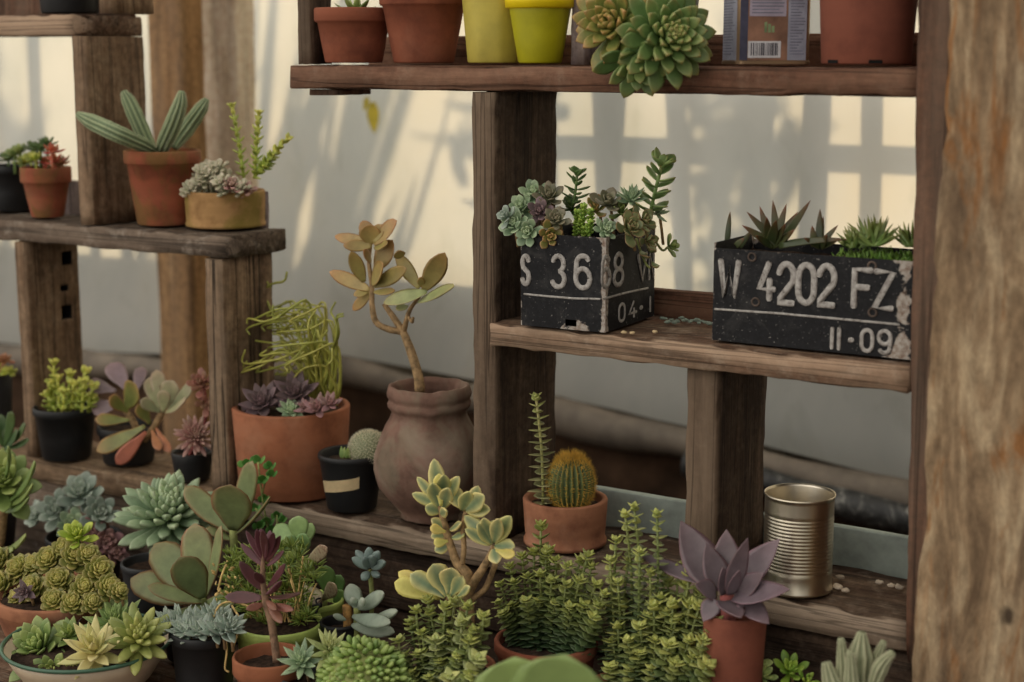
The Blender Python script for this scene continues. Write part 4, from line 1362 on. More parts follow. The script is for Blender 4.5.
# glyph strokes in a unit box, x and y from 0 to 1
GLYPH = {
    '0': [arc(.5, .68, .5, .32, 0, 180) + arc(.5, .32, .5, .32, 180, 360) + [(1, .68)]],
    '1': [[(.5, 0), (.5, 1)]],
    '2': [arc(.5, .70, .5, .30, 170, -30) + [(.1, .1), (0, 0), (1, 0)]],
    '3': [arc(.46, .75, .46, .25, 160, -80) + arc(.46, .26, .54, .26, 80, -160)],
    '4': [[(.62, 1), (0, .28), (1, .28)], [(.68, .55), (.68, 0)]],
    '6': [[(.86, .88)] + arc(.5, .74, .46, .26, 50, 180) + arc(.5, .30, .5, .30, 180, 360) + arc(.5, .30, .5, .30, 0, 170)],
    '8': [arc(.5, .76, .42, .24, -90, 270, 16), arc(.5, .26, .5, .26, -90, 270, 16)],
    '9': [[(.14, .12)] + arc(.5, .26, .46, .26, 230, 360) + arc(.5, .70, .5, .30, 0, 180) + arc(.5, .70, .5, .30, 180, 350)],
    'S': [arc(.5, .75, .48, .25, 20, 180) + [(.12, .6), (.85, .42)] + arc(.5, .25, .5, .25, 10, -165)],
    'W': [[(0, 1), (.24, 0), (.5, .8), (.76, 0), (1, 1)]],
    'V': [[(0, 1), (.5, 0), (1, 1)]],
    'F': [[(0, 0), (0, 1), (1, 1)], [(0, .53), (.85, .53)]],
    'Z': [[(0, 1), (1, 1), (0, 0), (1, 0)]],
    'N': [[(0, 0), (0, 1), (1, 0), (1, 1)]],
    '.': [arc(.5, .5, .12, .05, 0, 360, 8)],
}
def stroke(mb, pts, r, nrm):
    """Raised rounded stroke along points, lying on a face with normal nrm."""
    P = [Vector(p) for p in pts]
    n = len(P); K = 6
    vs, fs = [], []
    t_ = [(P[min(i + 1, n - 1)] - P[max(i - 1, 0)]).normalized() for i in range(n)]
    P = [P[0] - t_[0] * r * .6] + P + [P[-1] + t_[-1] * r * .6]; t_ = [t_[0]] + t_ + [t_[-1]]
    for i, p in enumerate(P):
        k_ = r * (.55 if i in (0, len(P) - 1) else 1)
        sd_ = nrm.cross(t_[i]).normalized()
        for j in range(K + 1):
            a = PI * j / K
            vs.append(p + sd_ * math.cos(a) * k_ + nrm * (math.sin(a) ** .5 if 0 < j < K else 0) * r * .55)
    m = K + 1
    for i in range(len(P) - 1):
        for j in range(K):
            fs.append((i * m + j, i * m + j + 1, (i + 1) * m + j + 1, (i + 1) * m + j))
    fs.append(tuple(range(m))); fs.append(tuple((len(P) - 1) * m + j for j in range(m - 1, -1, -1)))
    mb.add(vs, fs)

def glyph(mb, ch, x0, y0, x1, y1, p0, nrm, ax, r, y0b=None):
    """A character whose stroke centre lines fill the picture box (left, top, right, bottom) on the face through p0."""
    tl = onplane(x0, y0, p0, nrm); br = onplane(x1, y1, p0, nrm)
    cx = onplane((x0 + x1) / 2, (y0 + y1) / 2, p0, nrm)
    w = (br - tl).dot(ax); hgt = onplane((x0 + x1) / 2, y0, p0, nrm).z - onplane((x0 + x1) / 2, y1, p0, nrm).z
    for st in GLYPH[ch]:
        stroke(mb, [cx + ax * ((u - .5) * w) + ZUP * ((v - .5) * hgt) for u, v in st], r, nrm)

def plate_mat(name):
    t = NT(name)
    a = t.n('ShaderNodeAttribute', attribute_name='lf')
    sp = t.n('ShaderNodeSeparateColor'); t.l(a.outputs['Color'], sp.inputs[0])
    n = t.noise(60, 5, .7, t.obj((1, 1, 1)), .5)
    n2 = t.noise(240, 3, .6, t.obj((1, 1, 1)))
    k = t.math('ADD', sp.outputs[0], t.math('MULTIPLY', t.math('SUBTRACT', n, .5), 1.5))
    m = t.mask(k, .50, .60)
    base = t.ramp(n2, [(.3, lin((16, 16, 18))), (.66, lin((27, 27, 30))), (.84, lin((66, 64, 63)))])
    n3 = t.noise(30, 6, .75, t.obj((1, 1, 1)), .6)
    base = t.mix(t.math('MULTIPLY', t.mask(n3, .5, .72), .55), base, lin((74, 72, 70)))
    n4 = t.noise(420, 2, .5, t.obj((1, 1, 1)))
    base = t.mix(t.math('MULTIPLY', t.mask(n4, .68, .74), .7), base, lin((150, 146, 140)))
    bare = t.ramp(n2, [(.3, lin((120, 96, 80))), (.6, lin((176, 168, 158)))])
    t.set(Base_Color=t.mix(m, base, bare), Roughness=.6)
    t.p.inputs['Specular IOR Level'].default_value = .25
    t.bump(n2, .15, .001)
    return t.m
PLATE = plate_mat('plate_black_paint')
t = NT('plate_lettering')
n = t.noise(190, 4, .7, t.obj((1, 1, 1)))
t.set(Base_Color=t.ramp(n, [(.30, lin((70, 64, 60))), (.42, lin((150, 144, 138))), (.7, lin((192, 188, 182)))]), Roughness=.55)
LETTER = t.m
RUST = plain('rust', (84, 72, 64), .9, 0, .35, 90)

def plate_face(th, p0, ax, w, hgt, nrm, wear, name, thick=.0014, nx=60, nz=28, hole=None):
    """One sheet of the box; wear(u, v) gives how bare the paint is."""
    mb = MB()
    vs, cs, fs = [], [], []
    for side in (0, 1):
        for k in range(nz + 1):
            for i in range(nx + 1):
                u, v = i / nx, k / nz
                d = .0006 * noise.noise(Vector((u * 4 + p0.x * 50, v * 3, 0))) if side == 0 else -thick
                vs.append(p0 + ax * (u * w) + ZUP * (v * hgt) + nrm * d); cs.append((wear(u, v), 0, 0, 0))
    N_ = (nx + 1) * (nz + 1)
    for k in range(nz):
        for i in range(nx):
            if hole and hole((i + .5) / nx, (k + .5) / nz): continue
            a = k * (nx + 1) + i
            fs.append((a, a + 1, a + nx + 2, a + nx + 1)); b = a + N_
            fs.append((b + nx + 1, b + nx + 2, b + 1, b))
    for k in range(nz):
        for i in (0, nx):
            a = k * (nx + 1) + i; fs.append((a, a + nx + 1, a + nx + 1 + N_, a + N_))
    for i in range(nx):
        for k in (0, nz):
            a = k * (nx + 1) + i; fs.append((a, a + 1, a + 1 + N_, a + N_))
    mb.add(vs, fs, cs)
    return mb.build(name, PLATE, th, smooth=False)

def soil_box(th, corners, z):
    mb = MB()
    a, b, c_, d = corners
    n_ = 16
    vs = []
    for k in range(n_ + 1):
        for i in range(n_ + 1):
            u, v = i / n_, k / n_
            p = (a * (1 - u) + b * u) * (1 - v) + (d * (1 - u) + c_ * u) * v
            vs.append(Vector((p.x, p.y, z + .004 * noise.noise(Vector((p.x * 90, p.y * 90, 0))))))
    mb.add(vs, [(k * (n_ + 1) + i, k * (n_ + 1) + i + 1, (k + 1) * (n_ + 1) + i + 1, (k + 1) * (n_ + 1) + i) for k in range(n_) for i in range(n_)])
    return mb.build('soil', SOIL, th)

# ---- square box, corner towards the viewer
phi = math.radians(3)
B = Vector((.0265, -.010, ZM + EPS)); Lw, Dw, Hb = .108, .135, .107
al = Vector((math.cos(phi), math.sin(phi), 0)); ad = Vector((-math.sin(phi), math.cos(phi), 0))
nf, nr = -ad, al
A_ = B - al * Lw; C_ = B + ad * Dw; D_ = A_ + ad * Dw
th = thing('plate_planter', (B + D_) / 2, 'square black box made of a bent number plate reading S 3668, filled with rosettes', 'planter', 'planters made of number plates')
def w1(u, v):
    e = .95 * math.exp(-((1 - u) / .06) ** 2) + .55 * math.exp(-((u) / .02) ** 2) + .5 * math.exp(-((1 - v) / .04) ** 2) * (u > .45)
    e += .72 * math.exp(-((u - .66) / .17) ** 2 - ((v - .06) / .10) ** 2) + .3 * math.exp(-(v / .04) ** 2)
    return min(e, .8)
def w2(u, v):
    return min(.9 * math.exp(-(u / .07) ** 2) + .35 * math.exp(-((1 - v) / .05) ** 2) + .42 * math.exp(-((1 - u) / .06) ** 2) + .3 * math.exp(-(v / .05) ** 2) + .35 * math.exp(-((u - .3) / .12) ** 2 - ((v - .08) / .12) ** 2), .75)
plate_face(th, A_, al, Lw, Hb, nf, w1, 'plate', hole=lambda u, v: .54 < u < .66 and .02 < v < .09)
plate_face(th, B, ad, Dw, Hb, nr, w2, 'plate')
plate_face(th, C_, -al, Lw, Hb, -nf, w2, 'plate', nx=20, nz=10)
plate_face(th, D_, -ad, Dw, Hb, -nr, w2, 'plate', nx=20, nz=10)
soil_box(th, [q_ + (((B + D_) / 2) - q_) * .04 for q_ in (A_, B, C_, D_)], ZM + Hb * .86)
mb = MB()
for ch, x0, y0, x1, y1 in (('S', 522.5, 256, 529, 284), ('3', 553, 256, 564.5, 287), ('6', 576, 256, 590, 288)):
    mb = MB(); glyph(mb, ch, x0, y0, x1, y1, A_ + nf * .0004, nf, al, .0030); mb.build('dot' if ch == '.' else 'digit' if ch.isdigit() else 'letter', LETTER, th)
for ch, x0, y0, x1, y1 in (('6', 602, 257, 609.5, 287), ('8', 614, 254, 622.5, 285), ('V', 638, 254, 646, 280), ('N', 649, 251, 653, 278)):
    mb = MB(); glyph(mb, ch, x0, y0, x1, y1, B + nr * .0004, nr, ad, .0028); mb.build('dot' if ch == '.' else 'digit' if ch.isdigit() else 'letter', LETTER, th)
for ch, x0, y0, x1, y1 in (('0', 619, 304, 624.5, 321), ('4', 629, 302, 636, 317), ('.', 637, 300, 645, 315), ('1', 649, 297, 651, 311)):
    mb = MB(); glyph(mb, ch, x0, y0, x1, y1, B + nr * .0004, nr, ad, .0018); mb.build('dot' if ch == '.' else 'digit' if ch.isdigit() else 'letter', LETTER, th)
mb = MB()
stroke(mb, [onplane(x, y, A_ + nf * .0003, nf) for x, y in ((524, 294), (550, 296.5), (575, 298.5), (600, 299))], .0012, nf)
mb.build('border_rib', LETTER, th)
mb = MB()
stroke(mb, [onplane(x, y, B + nr * .0003, nr) for x, y in ((603, 299), (625, 293), (648, 288))], .0013, nr)
mb.build('border_rib', LETTER, th)

def stem_to(mb, p, zsoil, r=.0018, dx=0, dy=.012):
    tube(mb, [Vector((p.x + dx, p.y + dy, zsoil)), p + Vector((dx * .4, dy * .5, -.004)), p], r, 6, sm=2)
zs = ZM + Hb * .84
def ros(th, x, y, Y, axis, n, Lpx, mat, shape='spoon', wr=.5, el=(0, 82), curl=.5, T=.003, zsoil=None, h=.006, stem=True, Lin=.35, cup=.1, r0=.002, dy=.012, seg=8):
    p = at(x, y, Y)
    mb = MB()
    L = Lpx * sc(p)
    rosette(mb, p, axis, n, L, L * wr, T, shape, el, curl, cup, r0=r0, Lin=Lin, h=h, seg=seg)
    o = mb.build('rosette', mat, th)
    if stem and zsoil is not None:
        mb = MB(); stem_to(mb, p, zsoil, dy=dy)
        mb.build('stem', STEMBROWN, o)
    return o
for x, y, Y, ax_, n, L, m, wr in (
        (517, 226, -.010, (-.4, -.75, .5), 22, 19, L_GREYGREEN, .6), (535, 196, .035, (-.2, -.7, .7), 20, 19, L_GREYGREEN, .55), (529, 232, -.012, (-.2, -.9, .2), 18, 17, L_GREYGREEN, .6),
        (509, 217, -.018, (-.6, -.6, .4), 14, 14, L_BLUE, .6), (524, 210, .025, (-.4, -.7, .6), 20, 20, L_GREYGREEN, .55), (549, 200, .03, (0, -.7, .8), 22, 20, L_DUSK, .5), (556, 222, .0, (0, -.8, .6), 22, 16, L_DUSK, .55),
        (549, 236, -.010, (.1, -.9, .1), 16, 16, L_OLIVE, .6), (541, 214, .01, (-.2, -.8, .5), 18, 17, L_PURPLE, .55), (605, 231, .005, (.2, -.9, .5), 26, 14, L_GREYGREEN, .5),
        (607, 206, .05, (.1, -.6, .8), 14, 22, L_DUSK, .6), (596, 212, .05, (-.1, -.6, .8), 14, 18, L_OLIVE, .5), (631, 201, .06, (.1, -.6, .8), 34, 19, L_GREYGREEN, .3),
        (627, 229, .02, (.5, -.8, .5), 18, 20, L_PADDLE, .68), (641, 222, .045, (.6, -.6, .5), 14, 17, L_PADDLE, .65), (645, 241, .06, (.9, -.5, .1), 12, 16, L_PADDLE, .65),
        (668, 247, .10, (.8, -.5, .4), 12, 13, L_GREEN, .6), (656, 214, .09, (.4, -.5, .7), 16, 14, L_GREYGREEN, .4), (620, 214, .06, (.1, -.6, .8), 14, 17, L_GREEN, .5), (571, 210, .06, (-.1, -.5, .9), 14, 17, L_DARKG, .5)):
    ros(th, x, y, Y, ax_, n, L, m, 'lance' if wr < .45 else 'spoon', wr, zsoil=zs, dy=.02)
mb = MB()
for (x, y) in ((577, 212), (584, 206), (591, 211), (582, 220), (590, 222), (576, 224), (585, 228)):
    Y = R.uniform(.0, .025)
    stack(mb, at(x, y + 14, Y + .006), at(x, y, Y), .006, .0055, 8, 'bead', 30, .0032, 1.0, .75, topn=2)
mb.build('leafy_stem', L_SEDUM if False else leafmat('leaf_bright_green', (120, 154, 56), (156, 186, 74), (170, 190, 90), .3), th)
mb = MB(); stack(mb, at(573, 205, .04), at(577, 174, .04), .0190, .015, 7, 'ellip', 12, .003, 1.0, .40, stem=.0016)
mb.build('leafy_stem', L_DARKG, th)
mb = MB(); stack(mb, at(650, 214, .07), at(662, 165, .065), .0270, .0235, 8, 'ellip', 16, .0038, 1.0, .50, stem=.0022, topn=3)
mb.build('leafy_stem', L_ECHO, th)
mb = MB()
for pts in (((636, 238, .06), (645, 262, .062), (650, 268, .06)), ((652, 236, .085), (662, 250, .1), (668, 247, .1))):
    mb = MB(); stemp(mb, pts, .0015, 6); mb.build('trailing_stem', STEMGREEN, th)
mb = MB()
for x, y in ((645, 256), (652, 262), (640, 250), (650, 252)):
    p = at(x, y, .062)
    leaf(mb, frame(p, (R.uniform(.1, .8), -.5, R.uniform(-.7, .3)), (.6, -.5, .6)), .014, .010, .004, 'paddle', .3, .1)
mb.build('leaves', L_PADDLE, th)

# ---- long box
xl, xr = at(713, 300, .012).x, .3735
Lw, Dw = xr - xl, .105
P0 = Vector((xl, .012, ZM + EPS)); Hb = at(713, 249, .012).z - at(713, 341, .012).z
al = Vector((1, 0, 0)); ad = Vector((0, 1, 0)); nf = Vector((0, -1, 0))
th = thing('plate_planter', P0 + Vector((Lw / 2, Dw / 2, 0)), 'long black box made of a number plate reading W 4202 FZ, with spiky plants', 'planter', 'planters made of number plates')
def w3(u, v):
    e = .95 * math.exp(-((u - .945) / .045) ** 2) * (.8 + .25 * math.sin(v * 14)) + .32 * math.exp(-((1 - v) / .03) ** 2) + .3 * math.exp(-(v / .03) ** 2) + .4 * math.exp(-(u / .012) ** 2)
    e += .5 * math.exp(-((u - .07) / .025) ** 2 - ((v - .12) / .07) ** 2) + .45 * math.exp(-((u - .20) / .03) ** 2 - ((v - .9) / .08) ** 2) + .4 * math.exp(-((u - .9) / .06) ** 2 - ((v - .06) / .05) ** 2)
    return min(e, .8)
plate_face(th, P0, al, Lw, Hb, nf, w3, 'plate', nx=90, nz=40)
plate_face(th, P0 + al * Lw, ad, Dw, Hb, al, w2, 'plate', nx=20, nz=10)
plate_face(th, P0 + al * Lw + ad * Dw, -al, Lw, Hb, -nf, w2, 'plate', nx=20, nz=10)
plate_face(th, P0 + ad * Dw, -ad, Dw, Hb + .006, -al, w2, 'plate', nx=20, nz=10)
soil_box(th, [P0 + Vector((.002, .002, 0)), P0 + Vector((Lw - .002, .002, 0)), P0 + Vector((Lw - .002, Dw - .002, 0)), P0 + Vector((.002, Dw - .002, 0))], ZM + Hb * .90)
pf = P0 + nf * .0004
mb = MB()
for ch, x0, y0, x1, y1 in (('W', 721, 261, 738, 296), ('4', 760, 263, 774, 299), ('2', 779.5, 264, 793, 303), ('0', 799, 265, 813.5, 303), ('2', 819.5, 266, 833.5, 305), ('F', 855, 270, 870, 307), ('Z', 876, 272, 892, 308)):
    mb = MB(); glyph(mb, ch, x0, y0, x1, y1, pf, nf, al, .0035); mb.build('dot' if ch == '.' else 'digit' if ch.isdigit() else 'letter', LETTER, th)
for ch, x0, y0, x1, y1 in (('1', 830, 328, 834, 348), ('1', 837, 328.5, 841, 349), ('.', 846, 333, 856, 347), ('0', 862, 330, 872, 351), ('9', 879, 331, 890, 353)):
    mb = MB(); glyph(mb, ch, x0, y0, x1, y1, pf, nf, al, .0022); mb.build('dot' if ch == '.' else 'digit' if ch.isdigit() else 'letter', LETTER, th)
mb = MB()
stroke(mb, [onplane(x, y, pf, nf) for x, y in ((715, 309), (780, 313.5), (840, 319), (899, 324.5))], .0012, nf)
mb.build('border_rib', LETTER, th)
for x, y in ((755.5, 302), (872.5, 312.5), (752, 257), (872, 266)):
    p = onplane(x, y, pf, nf)
    mb = MB()
    rr_ = .0042
    vs, fs = [], []
    for i in range(20):
        a = 2 * PI * i / 20
        for j in range(8):
            b = 2 * PI * j / 8
            q_ = rr_ + .0011 * math.cos(b)
            vs.append(p + al * q_ * math.cos(a) + ZUP * q_ * math.sin(a) + nf * (.0009 * math.sin(b)))
    for i in range(20):
        for j in range(8):
            fs.append((i * 8 + j, ((i + 1) % 20) * 8 + j, ((i + 1) % 20) * 8 + (j + 1) % 8, i * 8 + (j + 1) % 8))
    mb.add(vs, fs)
    o = mb.build('screw_hole', RUST, th)
zs = ZM + Hb * .9
def blade(mb, b, t_, w_, Yb, Yt, curl=.25, n=None, cup=.18, shape='strap', T=.004):
    pleaf(mb, b, t_, w_, Yb, Yt, shape, n, T, curl, cup)
mb = MB()
for k, (t_, Yt, w_) in enumerate((((760, 208), .06, 9), ((773, 203), .075, 9), ((786, 206), .075, 9), ((811, 201), .05, 9), ((747, 213), .04, 9), ((742, 226), .03, 9), ((797, 214), .08, 9), ((766, 214), .03, 10), ((779, 216), .025, 11), ((752, 236), .02, 9), ((800, 230), .03, 9), ((790, 222), .03, 9))):
    blade(mb, (774 + R.uniform(-6, 6), 246), t_, w_, .05, Yt, .2 if k < 7 else .5)
blade(mb, (780, 246), (842, 235), 8, .04, .03, -.7)
mb.build('aloe', L_ALOE, th)
mb = MB()
for t_, Yt, w_ in (((820, 211), .07, 8), ((812, 226), .05, 8), ((838, 226), .06, 7), ((829, 234), .03, 8), ((803, 238), .03, 7), ((840, 240), .04, 7), ((823, 219), .08, 7)):
    blade(mb, (818 + R.uniform(-4, 4), 247), t_, w_, .05, Yt, .3)
mb.build('aloe', L_ALOE, th)
mb = MB()
blade(mb, (727, 244), (730, 211), 6, .06, .06, -.9)
blade(mb, (736, 246), (745, 238), 7, .05, .05, .3)
blade(mb, (740, 247), (752, 230), 6, .05, .05, .3)
mb.build('aloe', L_ALOE, th)
for cx_, cy_, n, L0 in ((873, 246, 60, 30), (855, 248, 26, 20), (911, 247, 24, 24)):
    mb = MB()
    for k in range(n):
        a = R.uniform(-1.25, 1.25); L = L0 * R.uniform(.7, 1.1)
        Yb = .045 + R.uniform(-.01, .02)
        x1 = cx_ + L * math.sin(a) * 1.05
        if x1 > 914: continue
        blade(mb, (cx_ + R.uniform(-4, 4) + a * 3, cy_), (x1, cy_ - L * math.cos(a)), 3.4, Yb, Yb + R.uniform(-.03, .03), .3, shape='lance', T=.002)
    mb.build('spiky_rosette', L_SPIKY, th)
mb = MB()
for k in range(420):
    x = R.uniform(.60, .985); y = R.uniform(.04, .75)
    p = P0 + Vector((Lw * x, Dw * y, Hb * .9 + .004 + .009 * noise.noise(Vector((x * 30, y * 9, 1)))))
    leaf(mb, frame(p, (R.uniform(-1, 1), R.uniform(-1, 1), 1.2), (R.uniform(-1, 1), R.uniform(-1, 1), .3)), R.uniform(.006, .011), .0026, .001, 'lance', .3, 0, seg=5, ring=6)
o = mb.build('moss', L_MOSS, th); o['kind'] = 'stuff'

# ================================================================== FRONT ROW
def frontpot(px, Y, half_px, h, half_base_px, mat, label, name='potted_succulent', cat='potted plant', Z=ZT, **k):
    c = Vector((col(px, Y, Z + h), Y, Z + EPS))
    s = sc(c + Vector((0, 0, h)))
    th = thing(name, c, label, cat, GF)
    pot(th, c, half_px * s, half_base_px * s, h, mat, **k)
    return th, c, s
def hgt(px, py, Y):
    return at(px, py, Y).z - ZT

# dark jade at the left edge, behind
Y = -.055
th, c, s = frontpot(-14, Y, 30, .075, 24, BLACKPOT, 'dark green plant of upright paddle leaves at the left edge, behind the light green one', 'potted_jade')
mb = MB()
for b, t_, w_ in (((4, 446), (16, 411), 13), ((6, 448), (31, 425), 11), ((2, 446), (2, 415), 12), ((5, 449), (33, 442), 9), ((3, 446), (-10, 420), 12), ((4, 450), (22, 432), 12), ((4, 452), (10, 428), 12)):
    pleaf(mb, b, t_, w_, Y, Y + R.uniform(-.02, .02), 'paddle', (0, -1, .7), T=.004)
mb.build('leaves', L_DARKG, th)
mb = MB(); tube(mb, [c + Vector((0, 0, .06)), at(-4, 500, Y), at(4, 448, Y)], .004, 8); mb.build('stem', STEMGREEN, th)

# light green large rosette at the left edge
Y = -.15
th, c, s = frontpot(-34, Y, 34, .07, 28, BLACKPOT, 'large light green rosette on a thick stem leaning in at the left edge', 'potted_aeonium')
ros(th, 4, 486, Y, (.25, -.75, .7), 30, 42, L_GREEN, 'spoon', .45, (-8, 80), .5, .006, h=.012)
mb = MB()
for b, t_, w_ in (((8, 502), (47, 466), 17), ((8, 506), (41, 490), 16), ((6, 512), (36, 503), 14), ((4, 478), (16, 448), 16), ((0, 552), (34, 541), 14), ((-10, 548), (18, 556), 12)):
    pleaf(mb, b, t_, w_, Y - .01, Y - .035, 'paddle', (0, -1, .9), T=.006, curl=.4)
mb.build('leaves', L_GREEN, th)
mb = MB(); tube(mb, [c + Vector((0, 0, .06)), at(-6, 556, Y), at(2, 515, Y), at(4, 488, Y)], .0075, 10, bump=.1); mb.build('stem', STEMBROWN, th)

# blue-grey cluster in front of the riser
Y = -.055
th, c, s = frontpot(84, Y, 38, .07, 32, BLACKPOT, 'cluster of powdery blue-grey rosettes between the riser and the terracotta bowl')
for x, y, dY, ax_, L, m in ((82, 496, .01, (0, -.7, .8), 27, L_BLUE), (60, 512, 0, (-.2, -.8, .6), 25, L_BLUE), (42, 517, .0, (-.5, -.6, .6), 20, L_BLUE), (100, 514, .0, (.3, -.8, .5), 22, L_BLUE), (74, 526, -.02, (0, -.8, .5), 20, L_GREYGREEN), (92, 534, -.01, (.2, -.9, .4), 20, L_MAUVE), (106, 540, -.005, (.3, -.9, .3), 18, L_MAUVE), (114, 552, 0, (.5, -.8, .3), 15, L_MAUVE)):
    ros(th, x, y, Y + dY, ax_, 22, L, m, 'spoon', .55, (2, 80), .5, .004, zsoil=c.z + .05, dy=.02)

# terracotta bowl crowded with small rosettes
p0 = atz(58, 592, ZT + .082)
Y = p0.y
th, c, s = frontpot(58, Y, 63, .082, 44, TERRA_ROSE, 'wide terracotta bowl crowded with knobbly yellow-green rosettes at the left', soil=.92, rim=.016, over=.002, wall=.007)
BR = [(22, 570, 18), (50, 561, 17), (76, 558, 18), (99, 572, 17), (60, 582, 17), (34, 589, 16), (84, 590, 16), (108, 588, 15), (4, 586, 18), (55, 602, 15), (73, 604, 14), (92, 604, 12), (36, 566, 14), (2, 562, 17), (64, 550, 13), (88, 556, 13), (118, 592, 11), (20, 598, 12)]
for i, (x, y, L) in enumerate(BR):
    dz = (606 - y)
    Yk = Y - .045 + dz * .0011
    ros(th, x, y, Yk, ((x - 58) / 90, -.75, .75), 44, L * 1.0, L_ROS, 'spoon', .68, (-22, 86), 1.0, .004, Lin=.34, h=.008, zsoil=c.z + .075, dy=.01, seg=5)
ros(th, 78, 538, Y + .02, (0, -.6, .9), 22, 21, leafmat('leaf_lime', (150, 172, 56), (176, 190, 72), (190, 190, 90), .3), 'spoon', .5, (0, 80), .5, .004, zsoil=c.z + .07)
ros(th, 26, 592, Y - .05, (-.2, -.8, .4), 18, 14, L_PURPLE, 'ovate', .55, (0, 80), zsoil=c.z + .07)

# enamel bowl
Zr = ZT + .062
p0 = atz(88, 642, Zr); Y = p0.y
s = sc(p0); c = Vector((p0.x, p0.y, ZT + EPS))
th = thing('enamel_bowl', c, 'shallow cream enamel bowl with a green rim, planted with five different rosettes', 'planter', GF)
R0 = 83 * s
mb = MB()
pr = [(R0 * .52, 0), (R0 * .56, .001), (R0 * .74, .020), (R0 * .90, .044), (R0 * .985, .060), (R0 * .965, .060), (R0 * .88, .046), (R0 * .80, .046)]
lathe(mb, pr, c, 72); mb.build('bowl', ENAMEL, th)
mb = MB()
lathe(mb, [(R0 * .982, .0605), (R0 * 1.0, .0595), (R0 * 1.018, .0610), (R0 * 1.018, .0632), (R0 * 1.0, .0645), (R0 * .978, .0635), (R0 * .975, .0615)], c, 72, close=False)
o = mb.build('rim', ENAMELRIM, th); o['label'] = 'green enamelled rim'
mb = MB(); lathe(mb, [(R0 * .90, .049), (R0 * .5, .053), (.001, .054)], c, 36, .001); mb.build('soil', SOIL, th)
zs = c.z + .05
ros(th, 43, 652, Y - .02, (-.25, -.7, .8), 40, 40, leafmat('leaf_fresh_green', (98, 126, 68), (144, 168, 94), (186, 190, 120), .4), 'spoon', .42, (-8, 82), .5, .005, zsoil=zs, h=.012)
ros(th, 52, 672, Y - .055, (0, -.8, .6), 20, 22, L_GREEN, 'spoon', .45, (0, 80), .4, .004, zsoil=zs)
ros(th, 66, 634, Y + .03, (-.1, -.6, .9), 40, 38, L_MAUVE if False else leafmat('leaf_dark_purple', (98, 82, 82), (120, 100, 92), (110, 88, 92), .3), 'lance', .26, (-5, 75), .3, .003, zsoil=zs)
ros(th, 71, 636, Y - .005, (0, -.6, .9), 18, 22, L_GREEN, 'ovate', .5, (5, 75), .4, .003, zsoil=zs)
ros(th, 116, 626, Y + .035, (.05, -.55, .9), 44, 36, leafmat('leaf_pale_green', (140, 166, 100), (170, 190, 124), (180, 190, 130), .3), 'lance', .34, (2, 84), .4, .004, zsoil=zs, h=.01)
ros(th, 95, 654, Y - .035, (.05, -.62, .8), 26, 38, L_CREAM, 'lance', .34, (-12, 80), .35, .005, zsoil=zs, Lin=.75, h=.008)
ros(th, 138, 642, Y - .0, (.2, -.65, .8), 38, 40, L_CHUNK, 'bead', .34, (-8, 82), .35, .009, zsoil=zs, h=.014)
ros(th, 74, 668, Y - .04, (0, -.8, .5), 16, 18, L_CHUNK, 'bead', .4, (0, 75), .3, .004, zsoil=zs)

# big grey-green echeveria
Y = -.095
th, c, s = frontpot(152, Y, 31, hgt(152, 562, Y), 26, GREYPOT, 'large grey-green echeveria with dense plump leaves in a dark grey pot', 'potted_echeveria', rim=.008, over=.002)
p = at(169, 522, Y - .01)
mb = MB()
rosette(mb, p, (.10, -.58, .82), 84, .066, .0195, .0090, 'spoon', (-24, 84), .5, .05, r0=.01, Lin=.40, h=.030, keel=.3)
o = mb.build('rosette', L_GREYGREEN, th)
mb = MB(); tube(mb, [c + Vector((0, 0, .05)), p + Vector((0, .02, -.02)), p], .006, 10); mb.build('stem', STEMGREEN, o)

# flapjack kalanchoes
Y = -.185
th, c, s = frontpot(190, Y, 28, .05, 24, BLACKPOT, 'flapjack plant of broad round red-edged leaves in front of the grey-green echeveria', 'potted_flapjack')
mb = MB()
for b, t_, w_, yb, yt, n_ in (((203, 601), (134, 583), 40, Y, Y - .02, (0, -.7, 1)), ((203, 599), (157, 548), 42, Y, Y + .01, (.3, -1, .6)), ((203, 598), (196, 526), 36, Y + .005, Y + .03, (0, -1, .4)), ((205, 598), (227, 528), 25, Y + .003, Y + .01, (-.9, -.6, .3)), ((203, 598), (180, 556), 36, Y - .01, Y - .035, (0, -1, .5)), ((202, 602), (148, 590), 26, Y - .012, Y - .05, (0, -.3, 1)), ((204, 604), (166, 625), 16, Y - .01, Y - .06, (0, -.8, .8)), ((206, 602), (242, 598), 18, Y, Y - .01, (0, -1, .5))):
    pleaf(mb, b, t_, w_, yb, yt, 'round', n_, T=.005, curl=.25, cup=.05)
mb.build('leaves', L_PADDLE, th)
mb = MB(); tube(mb, [c + Vector((0, 0, .04)), at(202, 620, Y), at(203, 598, Y)], .005, 10); mb.build('stem', STEMGREEN, th)
Y = -.10
th, c, s = frontpot(238, Y, 26, .06, 22, BLACKPOT, 'second flapjack plant, taller, with a dark olive leaf, before the wide terracotta pot', 'potted_flapjack')
mb = MB()
for b, t_, w_, yb, yt, n_ in (((233, 532), (186, 490), 26, Y, Y - .01, (.4, -1, .7)), ((233, 530), (232, 482), 42, Y - .01, Y - .04, (0, -1, .4)), ((236, 528), (256, 462), 26, Y + .01, Y + .02, (-.5, -1, .3)), ((236, 534), (275, 502), 14, Y - .005, Y - .03, (-.5, -.4, 1)), ((233, 530), (208, 496), 24, Y + .01, Y + .04, (0, -1, .6)), ((233, 540), (206, 530), 14, Y, Y - .02, (0, -.5, 1))):
    pleaf(mb, b, t_, w_, yb, yt, 'round', n_, T=.005, curl=.25, cup=.06)
mb.build('leaves', L_PADDLE, th)
mb = MB(); tube(mb, [c + Vector((0, 0, .05)), at(236, 575, Y), at(233, 530, Y)], .005, 10); mb.build('stem', STEMGREEN, th)
